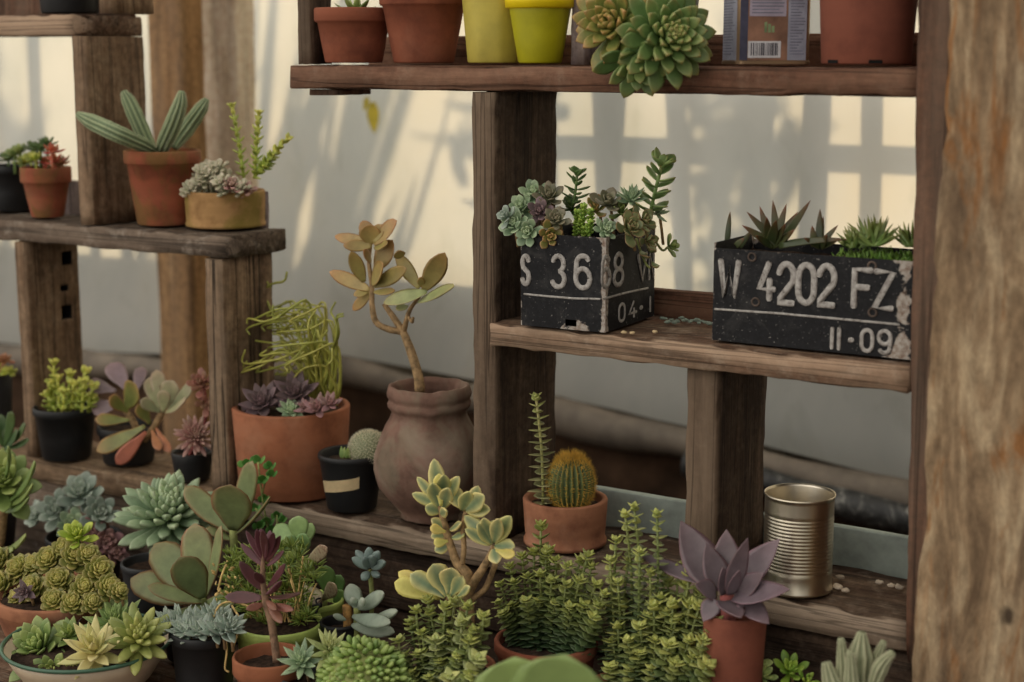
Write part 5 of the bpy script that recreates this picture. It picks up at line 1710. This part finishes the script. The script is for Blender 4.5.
# small bright-leaved sprig between that and the terracotta pot
th, c, s = frontpot(276, -.055, 15, .045, 12, BLACKPOT, 'bright green scalloped-leaf sprig climbing in front of the wide terracotta pot', 'potted_sprig')
mb = MB()
for x, y, w_ in ((245, 462, 13), (258, 458, 14), (270, 464, 12), (262, 478, 14), (250, 471, 11), (272, 472, 11), (264, 497, 11), (255, 506, 12), (268, 520, 13), (277, 514, 11), (259, 524, 12), (272, 528, 11), (283, 518, 9)):
    Yk = -.045 + R.uniform(-.015, .02)
    for k in range(3):
        pleaf(mb, (x + R.uniform(-2, 2), y + 4), (x + (k - 1) * w_ * .6, y - 4 + abs(k - 1) * 5), w_ * .6, Yk, Yk - .008, 'round', None, T=.0012, curl=.3)
mb.build('leaves', leafmat('leaf_bright_sprig', (98, 150, 74), (120, 170, 90)), th)
mb = MB()
for pts in (((276, 570, -.055), (268, 530, -.05), (262, 495, -.05), (258, 462, -.045)), ((276, 570, -.055), (277, 515, -.05)), ((266, 520, -.05), (255, 508, -.05)), ((262, 495, -.05), (268, 470, -.045))):
    stemp(mb, pts, .0011, 6)
mb.build('stem', STEMGREEN, th)

# black pot with small blue-green rosettes
p0 = atz(203, 630, ZT + .085); Y = p0.y
th, c, s = frontpot(203, Y, 34, .085, 27, BLACKPOT, 'black pot of tightly packed small blue-green rosettes right of the enamel bowl', rim=.012, soil=.93)
for i in range(13):
    x = 172 + (i % 7) * 10 + R.uniform(-3, 3); y = 632 - (i // 7) * 10 + R.uniform(-3, 3)
    ros(th, x, y, Y - .02 + (i // 7) * .03, ((x - 203) / 60, -.5, .9), 22, 21, L_BLUE, 'ovate', .42, (5, 82), .5, .004, zsoil=c.z + .075, dy=.004)

# lime green pot: fine mossy plant and dry stems
Y = -.20
th, c, s = frontpot(279, Y, 44, hgt(279, 622, Y), 36, GREENPOT, 'lime green pot of fine mossy growth with dry straw-coloured stems, behind the wine-red plant', rim=.012, over=.002, soil=.95, seg=56)
zs = c.z + hgt(279, 622, Y) * .86
mb = MB()
for k in range(120):
    x = R.uniform(226, 316); y = R.uniform(548, 624) if 242 < x < 312 else R.uniform(548, 600)
    Yk = Y + R.uniform(-.03, .03)
    p = at(x, y, Yk)
    for q in range(13):
        d = Vector((R.uniform(-1, 1), R.uniform(-1, .6), R.uniform(-.2, 1.3)))
        leaf(mb, frame(p + d.normalized() * .003, d, (0, -1, .4)), R.uniform(.009, .015), .0022, .0016, 'lance', .2, 0, age=R.random(), seg=5, ring=5)
o = mb.build('fine_foliage', L_FINE, th); o['kind'] = 'stuff'
mb = MB()
for k in range(26):
    x0 = R.uniform(246, 306); x1 = x0 + R.uniform(-22, 12)
    stemp(mb, [(x0, 622, Y), ((x0 + x1) / 2 + R.uniform(-5, 5), 600, Y + R.uniform(-.02, .02)), (x1, R.uniform(555, 590), Y + R.uniform(-.03, .03))], .0011, 5)
o = mb.build('dry_twigs', STEMDRY, th); o['kind'] = 'stuff'
for pts in (((262, 612, Y - .04), (235, 602, Y - .06), (219, 606, Y - .07), (212, 625, Y - .075), (208, 640, Y - .078)), ((240, 618, Y - .06), (226, 628, Y - .075), (227, 650, Y - .085), (225, 668, Y - .09), (229, 672, Y - .09)), ((232, 606, Y - .05), (240, 622, Y - .07), (233, 648, Y - .085)), ((228, 560, Y - .02), (222, 575, Y - .03), (218, 590, Y - .03))):
    mb = MB(); stemp(mb, pts, .0013, 6); mb.build('dry_stem', STEMDRY, th)
mb = MB()
for k in range(20):
    x = R.uniform(214, 236); y = R.uniform(564, 600)
    leaf(mb, frame(at(x, y, Y - .03), (R.uniform(-1, 1), -.5, R.uniform(-1, 1)), (0, -1, 0)), .006, .004, .002, 'bead')
mb.build('dry_buds', STEMDRY, th)['kind'] = 'stuff'

# pale jade with spotted leaves in a second lime pot, black clip on its rim
Y = -.125
hp = hgt(318, 600, Y)
th, c, s = frontpot(316, Y, 28, hp, 23, GREENPOT, 'pale green paddle plant with brown-spotted lower leaves, in a lime pot with a black clip', 'potted_kalanchoe', rim=.008, over=.002)
mb = MB()
for b, t_, w_, yb, yt in (((299, 545), (299, 516), 21, Y, Y + .005), ((297, 556), (278, 526), 20, Y, Y + .01), ((298, 556), (308, 533), 17, Y - .012, Y - .02), ((296, 562), (274, 553), 13, Y - .005, Y - .03), ((298, 556), (286, 536), 17, Y - .012, Y - .02), ((300, 552), (312, 524), 14, Y + .01, Y + .03), ((296, 566), (272, 566), 11, Y, Y - .02)):
    pleaf(mb, b, t_, w_, yb, yt, 'paddle', (0, -1, .5), T=.005)
mb.build('leaves', L_JADE, th)
mb = MB()
for b, t_, w_, yb, yt in (((302, 567), (331, 546), 15, Y - .005, Y - .02), ((304, 584), (319, 607), 22, Y - .01, Y - .03), ((322, 600), (339, 583), 16, Y - .01, Y - .03)):
    pleaf(mb, b, t_, w_, yb, yt, 'paddle', (0, -1, .4), T=.005)
mb.build('leaves', L_SPOT, th)
mb = MB()
for b, t_, w_, yb, yt in (((326, 592), (326, 565), 20, Y + .01, Y + .01), ((330, 598), (341, 575), 17, Y + .02, Y + .03), ((334, 602), (344, 590), 13, Y + .02, Y + .02)):
    pleaf(mb, b, t_, w_, yb, yt, 'round', (0, -1, .2), T=.005)
mb.build('leaves', leafmat('leaf_mid_green', (104, 142, 78), (120, 156, 90), (130, 130, 80), .2), th)
mb = MB()
stemp(mb, [(308, 612, Y), (304, 590, Y), (299, 566, Y), (299, 546, Y)], .0032, 8)
stemp(mb, [(324, 614, Y), (326, 592, Y)], .003, 8)
mb.build('stem', STEMGREEN, th)
mb = MB()
pc = at(305, 614, Y - .03)
for k in range(5):
    xk = 292 + k * 6.5
    stemp(mb, [(xk, 607, Y - .038), (xk - 2, 600, Y - .034), (xk + 3, 598, Y - .028)], .0011, 6)
    stemp(mb, [(xk, 607, Y - .038), (xk - 3, 618, Y - .044), (xk - 1, 631, Y - .042), (xk + 2, 636, Y - .038)], .0016, 6)
stemp(mb, [(289, 610, Y - .04), (305, 609, Y - .043), (321, 605, Y - .04)], .003, 8)
o = mb.build('clip', BLACKPOT, th); o['label'] = 'black plastic toothed clip'

# small red pot with the wine-red plant
p0 = atz(269, 656, ZT + .078); Y = p0.y
th, c, s = frontpot(269, Y, 36.5, .078, 25, TERRA_RED if False else TERRA, 'small terracotta pot of a wine-red paddle plant on a bare stem, centre front', 'potted_kalanchoe', rim=.020, over=.004, soil=.84)
mb = MB()
stemp(mb, [(277, 662, Y), (275, 645, Y), (271, 622, Y), (266, 602, Y), (263, 580, Y), (263, 562, Y), (265, 543, Y)], [.0046, .0044, .0042, .0040, .0032, .0026, .002], 12, bump=.18)
mb.build('stem', plain('stem_rosy_brown', (128, 102, 82), .8, 0, .3, 120, .2, .4), th)
mb = MB()
for b, t_, w_, dy in (((264, 562), (245, 533), 9, .0), ((264, 560), (256, 528), 11, -.008), ((265, 560), (266, 527), 12, -.014), ((266, 560), (275, 529), 11, -.01), ((267, 562), (283, 534), 10, 0), ((264, 558), (260, 530), 11, .012), ((266, 558), (272, 531), 11, .012), ((263, 566), (242, 545), 9, .0), ((267, 566), (287, 552), 9, 0),
                     ((262, 590), (239, 562), 14, -.01), ((267, 588), (291, 563), 10, -.01), ((263, 598), (227, 599), 17, -.015), ((269, 597), (304, 599), 10, -.015), ((267, 594), (282, 588), 12, -.03), ((264, 584), (254, 570), 11, -.02)):
    pleaf(mb, b, t_, w_ * .85, Y, Y + dy, 'ellip', (R.uniform(-.5, .5), -.8, .8), T=.0035, curl=.4, cup=.16)
mb.build('leaves', L_RED, th)
mb = MB()
pleaf(mb, (268, 602), (283, 625), 11, Y, Y - .02, 'ellip', (0, -1, .6)); pleaf(mb, (270, 604), (296, 612), 9, Y, Y - .015, 'ellip', (0, -1, .6)); pleaf(mb, (266, 600), (278, 612), 8, Y, Y - .02, 'ellip', (0, -1, .6))
pleaf(mb, (264, 604), (246, 610), 9, Y, Y - .02, 'ellip', (0, -1, .6))
mb.build('wilted_leaves', leafmat('leaf_wilted', (140, 92, 76), (150, 104, 84), (120, 84, 66), .4), th)
for i in range(14):
    pass

# black pot with ghostly pale plump-leaved plant and a cut stem
Y = -.165
hp = hgt(340, 622, Y)
th, c, s = frontpot(340, Y, 21, hp, 17, BLACKPOT, 'small black pot of plump pale grey leaves beside a cut stem stump', 'potted_pachyphytum', rim=.005, over=.001)
mb = MB(); stemp(mb, [(347, 640, Y), (348, 622, Y), (347, 605, Y)], [.0062, .0056, .0054], 12, bump=.1)
mb.build('cut_stem', plain('stem_ochre', (158, 120, 70), .8, 0, .3, 120), th)
mb = MB()
for b, t_, w_, yb, yt in (((357, 608), (350, 585), 19, Y, Y + .01), ((358, 608), (386, 594), 17, Y, Y - .01), ((353, 616), (393, 626), 17, Y - .01, Y - .05), ((352, 625), (396, 634), 17, Y - .005, Y - .02), ((346, 620), (333, 615), 7, Y - .01, Y - .02), ((358, 606), (365, 600), 11, Y - .012, Y - .02), ((356, 606), (352, 598), 9, Y - .012, Y - .02), ((368, 622), (400, 612), 13, Y, Y - .02)):
    pleaf(mb, b, t_, w_, yb, yt, 'ellip', (0, -1, .7), T=.008, curl=.2, cup=.02)
mb.build('leaves', L_PALE, th)
mb = MB(); stemp(mb, [(356, 640, Y), (357, 622, Y), (357, 608, Y)], .004, 8)
stemp(mb, [(370, 640, Y + .01), (372, 600, Y + .01), (370, 570, Y + .01)], .0028, 8)
mb.build('stem', STEMGREEN, th)
mb = MB()
for b, t_, w_, dy in (((369, 568), (352, 558), 10, -.01), ((369, 566), (356, 551), 10, 0), ((370, 564), (369, 547), 11, .0), ((371, 565), (380, 551), 11, 0), ((372, 567), (387, 563), 11, -.01), ((369, 572), (362, 580), 10, -.01), ((371, 566), (374, 555), 11, -.015), ((370, 567), (363, 557), 10, -.015), ((372, 572), (380, 577), 8, -.01)):
    pleaf(mb, b, t_, w_, Y + .005, Y + .005 + dy, 'bead', (0, -1, .6), T=.008, curl=.3, cup=.02)
mb.build('leaves', leafmat('leaf_slate_blue', (118, 134, 128), (140, 156, 148)), th)

# two pale rosettes in a low black pot
p0 = atz(304, 676, ZT + .062); Y = p0.y
th, c, s = frontpot(304, Y, 26, .062, 22, GREYPOT, 'low dark pot of two pale pointed rosettes right of the small terracotta pot', rim=.006, over=.001, soil=.9)
ros(th, 302, 664, Y - .01, (-.1, -.65, .8), 34, 25, L_GREYGREEN, 'lance', .34, (-5, 82), .45, .004, zsoil=c.z + .05, h=.01)
ros(th, 330, 652, Y + .01, (.2, -.6, .8), 34, 26, leafmat('leaf_pale_yellow_green', (158, 172, 110), (184, 192, 130), (196, 190, 140), .4), 'lance', .3, (-5, 82), .45, .004, zsoil=c.z + .05, h=.01)

# burro's tail dome
p0 = atz(366, 690, ZT + .055); Y = p0.y
th, c, s = frontpot(366, Y, 40, .055, 34, TERRA, 'dense dome of tightly beaded green leaves at the front edge', 'potted_burros_tail', soil=.9)
mb = MB()
cc = at(366, 690, Y)
Rb = 50 * s
NB = 300
for i in range(NB):
    zz = 1 - 1.05 * (i + .5) / NB; a = i * 2.39996
    rr_ = math.sqrt(max(0, 1 - zz * zz))
    d = Vector((rr_ * math.cos(a), rr_ * math.sin(a), zz))
    b = cc + Vector((d.x * Rb, d.y * Rb * .8, d.z * Rb * .96)) * (1 + .10 * noise.noise(d * 2.5))
    dn = Vector((d.x * .7 + R.uniform(-.4, .4), d.y * .7 + R.uniform(-.3, .3), -.7 + .5 * R.random()))
    leaf(mb, frame(b - d * .004, dn + d * .75, d), .0120 * R.uniform(.85, 1.15), .0082, .0066, 'bead', .4, 0, age=R.random(), seg=5, ring=7)
mb.build('beaded_leaves', L_BEAD, th)['kind'] = 'stuff'
mb = MB(); lathe(mb, [(Rb * .9 * math.sin(PI / 2 * (1 - i / 8)) if i < 8 else .001, Rb * .86 * math.sin(PI / 2 * i / 8)) for i in range(9)], cc, 24); mb.build('stem_mass', STEMGREEN, th)

# variegated jade tree
Y = -.165
th, c, s = frontpot(462, Y, 34, .065, 28, TERRA, 'variegated jade with cream-edged leaves on forked brown stems before the urn', 'potted_jade')
mb = MB()
stemp(mb, [(466, 655, Y), (467, 612, Y), (466, 590, Y), (467, 574, Y), (457, 563, Y), (449, 540, Y), (443, 518, Y), (440, 504, Y)], [.009, .0085, .008, .0062, .005, .0044, .0038, .003], 12, bump=.12)
stemp(mb, [(466, 598, Y), (474, 582, Y), (482, 570, Y), (489, 558, Y), (494, 546, Y)], [.006, .0052, .0046, .004, .003], 10, bump=.12)
stemp(mb, [(470, 600, Y), (484, 590, Y + .01), (490, 578, Y + .015), (496, 562, Y + .015)], .0032, 8)
stemp(mb, [(462, 566, Y), (464, 548, Y), (463, 528, Y), (466, 512, Y)], .003, 8)
stemp(mb, [(464, 602, Y), (455, 600, Y - .01), (446, 598, Y - .015)], .003, 8)
mb.build('stem', STEMBROWN, th)
V = [((441, 505), (434, 460), 18, .01), ((443, 503), (462, 476), 15, 0), ((439, 506), (413, 494), 12, -.01), ((439, 504), (418, 478), 11, 0), ((441, 503), (443, 472), 18, -.012), ((440, 508), (434, 480), 19, -.018), ((443, 508), (450, 485), 16, -.016), ((440, 512), (425, 507), 14, -.01), ((440, 514), (450, 510), 12, -.02),
     ((462, 508), (450, 487), 18, .0), ((466, 510), (488, 495), 20, -.01), ((470, 508), (478, 486), 14, .01), ((466, 510), (492, 510), 16, 0), ((462, 510), (470, 489), 17, -.01),
     ((446, 530), (431, 519), 12, -.01), ((446, 536), (431, 537), 11, -.01), ((449, 546), (435, 551), 13, -.01), ((450, 530), (464, 524), 10, -.01), ((452, 538), (466, 535), 9, 0),
     ((493, 543), (466, 517), 17, 0), ((494, 542), (513, 515), 18, 0), ((493, 542), (484, 516), 16, -.012), ((494, 542), (501, 516), 16, -.014), ((490, 545), (465, 530), 13, -.01), ((495, 546), (516, 548), 17, 0), ((494, 548), (498, 565), 16, -.015), ((492, 544), (476, 523), 15, -.016), ((494, 542), (494, 521), 15, .01)]
mb = MB()
for b, t_, w_, dy in V:
    pleaf(mb, b, t_, w_, Y, Y + dy + .0, 'ellip', (R.uniform(-.3, .3), -1, R.uniform(.3, .8)), T=.0055, curl=.4, cup=.14, age=R.random())
for b, t_, w_, dy in (((447, 596), (432, 565), 25, 0), ((449, 595), (453, 566), 25, -.005), ((445, 597), (411, 575), 20, -.01), ((451, 596), (464, 575), 18, 0), ((455, 598), (474, 587), 10, -.015)):
    pleaf(mb, b, t_, w_, Y - .02, Y - .02 + dy, 'paddle', (R.uniform(-.3, .3), -1, .6), T=.0055, curl=.4, cup=.14)
mb.build('leaves', L_VARI, th)
mb = MB()
for b, t_, w_, dy in (((440, 598), (396, 584), 22, -.015), ((440, 596), (400, 574), 16, -.005), ((441, 506), (439, 474), 13, .004), ((446, 532), (430, 528), 11, -.012), ((448, 541), (434, 544), 11, -.012), ((496, 550), (515, 557), 12, -.004)):
    pleaf(mb, b, t_, w_, Y - .01, Y - .01 + dy, 'paddle', (0, -1, .7), T=.005, curl=.3)
mb.build('leaves', L_VARY, th)

# stacked crassulas in three groups: a few stem shapes, copied as parts
def crass_proto(n, s0, s1, H_, mat, seed):
    R.seed(seed)
    mb = MB()
    stack(mb, Vector((0, 0, 0)), Vector((0, 0, H_)), s0, s1, n, 'tri', -4, .0017, 1.0, 1.05, curl=.12, cup=.02, stem=.0014, topn=3)
    me = mb.build('leafy_stem', mat, None)
    return me
PROTO = {}
def crass(th, base, tip, kind, used={}):
    """A stacked stem from base to tip, as a part of th."""
    v = tip - base
    k = (kind, R.randrange(3))
    if k not in PROTO:
        st = R.getstate()
        mat = {'g': L_CRASS, 'd': L_CRASSD, 'p': L_CRASSP}[kind]
        PROTO[k] = crass_proto(*((12, .0166, .0122) if kind == 'g' else (13, .0142, .0105) if kind == 'd' else (10, .0180, .0140)), .085, mat, hash(kind) % 7 * 0 + k[1] * 11 + ord(kind))
        R.setstate(st)
        o = PROTO[k]
    else:
        o = PROTO[k].copy(); COL.objects.link(o)
    o.name = 'leafy_stem'
    o.parent = th
    o.location = base - th.location
    o.rotation_euler = (v.to_track_quat('Z', 'Y') @ Matrix.Rotation(R.random() * 6.28, 3, 'Z').to_quaternion()).to_euler()
    f = R.uniform(.92, 1.15)
    o.scale = (f, f, v.length / .085)
    return o

# left-front mass
p0 = atz(446, 692, ZT + .06); Y = p0.y
th, c, s = frontpot(446, Y, 48, .06, 40, TERRA, 'mass of grey-green stacked stems at the front below the variegated jade', 'potted_crassula', soil=.9)
R.seed(21)
tops = [(398, 640), (410, 622), (422, 632), (430, 612), (436, 640), (444, 618), (446, 606), (452, 634), (462, 622), (470, 640), (474, 630), (484, 616), (404, 655), (420, 652), (440, 660), (458, 655), (478, 658), (392, 668), (412, 672), (430, 676), (450, 676), (470, 674), (416, 610), (428, 600), (455, 602), (468, 606)]
for i, (x, y) in enumerate(tops):
    Yk = Y + (672 - y) * .0007 - .02 + R.uniform(-.01, .01)
    tip = at(x, y, Yk)
    base = Vector((c.x + (tip.x - c.x) * .62, c.y + (tip.y - c.y) * .62, c.z + .050))
    if (tip - base).length < .05: base = tip - (tip - base).normalized() * .05 if (tip - base).z > 0 else tip - Vector((0, 0, .05))
    crass(th, base, tip, 'd' if i % 4 else 'p')

# bowl mass in the middle
Y = -.125
p0 = atz(546, 640, ZT + .085); Y = p0.y
th, c, s = frontpot(546, Y, 52, .085, 40, TERRA_RED, 'brown-red clay bowl overflowing with dark green stacked stems and yellowish tips', 'potted_crassula', rim=.014, over=.003, soil=.9, wall=.006)
R.seed(33)
tops = [(541, 526), (510, 566), (522, 556), (534, 552), (546, 554), (556, 560), (568, 566), (580, 560), (592, 566), (500, 584), (514, 582), (528, 576), (540, 574), (552, 580), (566, 584), (580, 580), (596, 584), (498, 602), (512, 604), (526, 600), (540, 600), (556, 602), (570, 606), (584, 604), (598, 604), (503, 612), (594, 616), (549, 550), (588, 556), (604, 594)]
for i, (x, y) in enumerate(tops):
    Yk = Y + (628 - y) * .0009 - .035 + R.uniform(-.01, .01)
    tip = at(x, y, Yk)
    base = Vector((c.x + (tip.x - c.x) * .6, c.y + (tip.y - c.y) * .6, c.z + .075))
    if (tip - base).length < .045: base = tip - Vector((0, -.004, .045))
    crass(th, base, tip, 'd')

# tall pair behind, in front of the blue rail
Y = -.07
th, c, s = frontpot(636, Y, 30, .07, 25, TERRA, 'pot of taller yellow-tipped stacked stems standing before the blue rail', 'potted_crassula')
R.seed(5)
for i, (x, y) in enumerate(((625, 514), (634, 507), (657, 514), (616, 540), (640, 552), (610, 560), (628, 560), (650, 572), (664, 576), (618, 582))):
    Yk = Y - .01 + R.uniform(-.02, .02)
    tip = at(x, y, Yk); base = Vector((c.x + (tip.x - c.x) * .7, c.y + (Yk - c.y) * .7, c.z + .06))
    mb = MB(); n_ = max(6, int((tip - base).length / .0072))
    stack(mb, base, tip, .0145 if i < 2 else .0125, .010, n_, 'tri', -4, .0017, 1.0, 1.05, curl=.12, cup=.02, stem=.0015, topn=3)
    mb.build('leafy_stem', L_CRASS, th)

# right-front mass
p0 = atz(640, 690, ZT + .06); Y = p0.y
th, c, s = frontpot(640, Y, 56, .06, 46, TERRA, 'mass of bright stacked stems with pale yellow tips in front of the purple rosette', 'potted_crassula', soil=.9)
R.seed(77)
tops = [(598, 607), (611, 608), (624, 604), (654, 606), (660, 598), (673, 604), (678, 570), (690, 574), (686, 584), (700, 588), (712, 592), (676, 620), (666, 612), (700, 606), (690, 604), (640, 626), (628, 640), (612, 640), (640, 652), (656, 640), (670, 644), (690, 640), (704, 640), (694, 656), (676, 662), (652, 668), (630, 668), (610, 666), (708, 664), (618, 626), (648, 616), (716, 622), (668, 582), (706, 572)]
for i, (x, y) in enumerate(tops):
    Yk = Y + (672 - y) * .0008 - .02 + R.uniform(-.01, .01)
    tip = at(x, y, Yk)
    base = Vector((c.x + (tip.x - c.x) * .7, c.y + (tip.y - c.y) * .7, c.z + .052))
    if (tip - base).length < .05: base = tip - Vector((0, -.004, .05))
    crass(th, base, tip, 'g')
R.seed(99)

# purple echeveria
Y = -.085
th, c, s = frontpot(735, Y, 32, hgt(735, 612, Y), 25, TERRA_BIG, 'terracotta pot of a large dusky purple rosette with pink-edged leaves', 'potted_echeveria', rim=0)
mb = MB()
for b, t_, w_, yb, yt in (((716, 588), (681, 526), 35, Y + .01, Y + .04), ((727, 588), (727, 531), 28, Y + .01, Y + .03), ((730, 592), (747, 536), 17, Y - .012, Y - .01), ((735, 588), (782, 541), 27, Y, Y + .02), ((735, 596), (793, 595), 26, Y - .012, Y - .03), ((705, 582), (636, 557), 15, Y + .01, Y + .03), ((722, 590), (705, 545), 24, Y, Y + .01), ((724, 602), (740, 622), 24, Y - .02, Y - .05), ((742, 600), (769, 627), 21, Y - .015, Y - .035), ((716, 600), (704, 622), 18, Y - .02, Y - .035), ((724, 594), (721, 566), 14, Y - .014, Y - .02), ((730, 594), (738, 568), 12, Y - .018, Y - .025), ((738, 594), (766, 574), 20, Y - .01, Y - .012), ((716, 594), (694, 586), 20, Y - .01, Y - .03)):
    pleaf(mb, b, t_, w_ * 1.2, yb, yt, 'ovate', (R.uniform(-.35, .35), -.8, .9), T=.005, curl=.35, cup=.16)
mb.build('rosette', L_DUSKP, th)
mb = MB(); tube(mb, [c + Vector((0, 0, .08)), at(727, 596, Y)], .008, 10, sm=1); mb.build('stem', STEMRED, th)

# small light green rosettes at the front right
Y = -.185
p0 = atz(738, 690, ZT + .06); Y = p0.y
th, c, s = frontpot(738, Y, 34, .06, 28, TERRA, 'light green small-leaved rosettes at the front below the purple rosette')
R.seed(13)
for x, y, L, dY in ((735, 656, 26, 0), (724, 640, 20, .02), (752, 664, 22, 0), (718, 662, 18, -.01), (762, 678, 18, 0), (738, 676, 20, -.02), (741, 632, 14, .03)):
    ros(th, x, y, Y + dY, (R.uniform(-.3, .3), -.6, .8), 18, L, leafmat('leaf_soft_green', (140, 160, 92), (170, 186, 110), (186, 192, 130), .3) if x == 735 else bpy.data.materials['leaf_soft_green'], 'spoon', .45, (5, 75), .4, .003, zsoil=c.z + .05, dy=.008)
Y = p0.y + .02
th, c, s = frontpot(792, Y, 22, .055, 18, BLACKPOT, 'small bright green rosette at the bottom edge beside the pale cactus')
ros(th, 790, 673, Y, (0, -.6, .8), 18, 22, bpy.data.materials['leaf_bright_green'], 'spoon', .42, (10, 75), .4, .004, zsoil=c.z + .045)
ros(th, 805, 682, Y, (.3, -.6, .6), 12, 14, bpy.data.materials['leaf_bright_green'], 'spoon', .42, (10, 75), .4, .004, zsoil=c.z + .045)

# pale felted cactus cluster
Y = -.13
th, c, s = frontpot(856, Y, 34, .05, 28, TERRA, 'cluster of pale finger-like cactus stems at the bottom right', 'potted_cactus')
for pts, r in ((((857, 712, Y), (859, 680, Y), (860, 655, Y), (862, 632, Y)), [.0062, .0105, .0115, .0035]), (((846, 710, Y - .01), (844, 676, Y - .01), (841, 638, Y - .01)), [.005, .0078, .0028]), (((842, 712, Y - .02), (832, 684, Y - .02), (826, 662, Y - .02)), [.006, .0088, .004]), (((870, 700, Y - .01), (880, 668, Y - .01), (893, 652, Y - .01)), [.005, .0070, .0028]), (((868, 690, Y + .01), (876, 662, Y + .01), (884, 641, Y + .01)), [.004, .0062, .0026]), (((852, 712, Y - .02), (851, 680, Y - .02), (850, 650, Y - .02)), [.005, .0068, .0024])):
    cactus_arm(th, pts, r, C_PALE, 8, True, .0022, 'cactus_stem', .16)

# blurred big leaves nearest the lens
Y = -.40
th, c, s = frontpot(545, Y, 30, .05, 26, BLACKPOT, 'very near plant showing only two broad pale green leaf tops at the bottom edge', 'potted_jade')
mb = MB()
pleaf(mb, (520, 750), (514, 657), 96, Y, Y - .005, 'round', (0, -.8, .8), T=.006, curl=.2)
pleaf(mb, (548, 752), (566, 653), 100, Y - .035, Y - .045, 'round', (.05, -.8, .8), T=.006, curl=.2)
mb.build('leaves', L_FRONT, th)
mb = MB(); tube(mb, [c + Vector((0, 0, .04)), at(527, 722, Y)], .005, 8, sm=1); mb.build('stem', STEMGREEN, th)

# ------------------------------------------------------------------ light, sky, camera
w = bpy.data.worlds.new('sky'); scene.world = w
w.use_nodes = True
nt = w.node_tree; nt.nodes.clear()
out = nt.nodes.new('ShaderNodeOutputWorld'); bg = nt.nodes.new('ShaderNodeBackground')
tc = nt.nodes.new('ShaderNodeTexCoord')
dp = nt.nodes.new('ShaderNodeVectorMath'); dp.operation = 'DOT_PRODUCT'
dp.inputs[1].default_value = Vector((-.45, -.72, .55)).normalized()
nt.links.new(tc.outputs['Generated'], dp.inputs[0])
rp = nt.nodes.new('ShaderNodeValToRGB')
e = rp.color_ramp.elements
e[0].position = 0.0; e[0].color = (.40, .39, .37, 1)
e[1].position = 1.0; e[1].color = (2.1, 1.98, 1.80, 1)
m_ = e.new(.45); m_.color = (.62, .60, .56, 1)
nt.links.new(dp.outputs['Value'], rp.inputs['Fac'])
# the hazy glow of the sky around the low sun behind the greenhouse
dp2 = nt.nodes.new('ShaderNodeVectorMath'); dp2.operation = 'DOT_PRODUCT'
dp2.inputs[1].default_value = Vector((.1, 1, .35)).normalized()
nt.links.new(tc.outputs['Generated'], dp2.inputs[0])
r2 = nt.nodes.new('ShaderNodeValToRGB')
e = r2.color_ramp.elements
e[0].position = .35; e[0].color = (0, 0, 0, 1)
e[1].position = 1.0; e[1].color = (3.2, 3.1, 2.8, 1)
m_ = e.new(.7); m_.color = (.75, .75, .72, 1)
nt.links.new(dp2.outputs['Value'], r2.inputs['Fac'])
ad_ = nt.nodes.new('ShaderNodeMix'); ad_.data_type = 'RGBA'; ad_.blend_type = 'ADD'; ad_.inputs[0].default_value = 1
nt.links.new(rp.outputs['Color'], ad_.inputs[6]); nt.links.new(r2.outputs['Color'], ad_.inputs[7])
nt.links.new(ad_.outputs[2], bg.inputs['Color'])
bg.inputs['Strength'].default_value = .80
nt.links.new(bg.outputs[0], out.inputs[0])

sun = bpy.data.lights.new('sun', 'SUN')
sun.energy = 3.3; sun.angle = math.radians(2.6); sun.color = (1.0, .77, .47)
so = bpy.data.objects.new('sun', sun); COL.objects.link(so)
sd = Vector((-.10, -1, -.30)).normalized()
so.rotation_euler = sd.to_track_quat('-Z', 'Y').to_euler()
so.location = (0, 4, 3)

cam = bpy.data.cameras.new('camera')
co = bpy.data.objects.new('camera', cam); COL.objects.link(co)
cam.sensor_width = 36; cam.sensor_fit = 'HORIZONTAL'
cam.lens = 36 * F / 1024
co.matrix_world = Matrix((RT, UP, -FW)).transposed().to_4x4()
co.location = CAM
cam.dof.use_dof = True
cam.dof.focus_distance = 1.86
cam.dof.aperture_fstop = 3.4
cam.clip_start = .05
scene.camera = co
vs_ = scene.view_settings
vs_.view_transform = 'Standard'; vs_.look = 'None'; vs_.exposure = 0; vs_.gamma = 1
vs_.use_curve_mapping = False
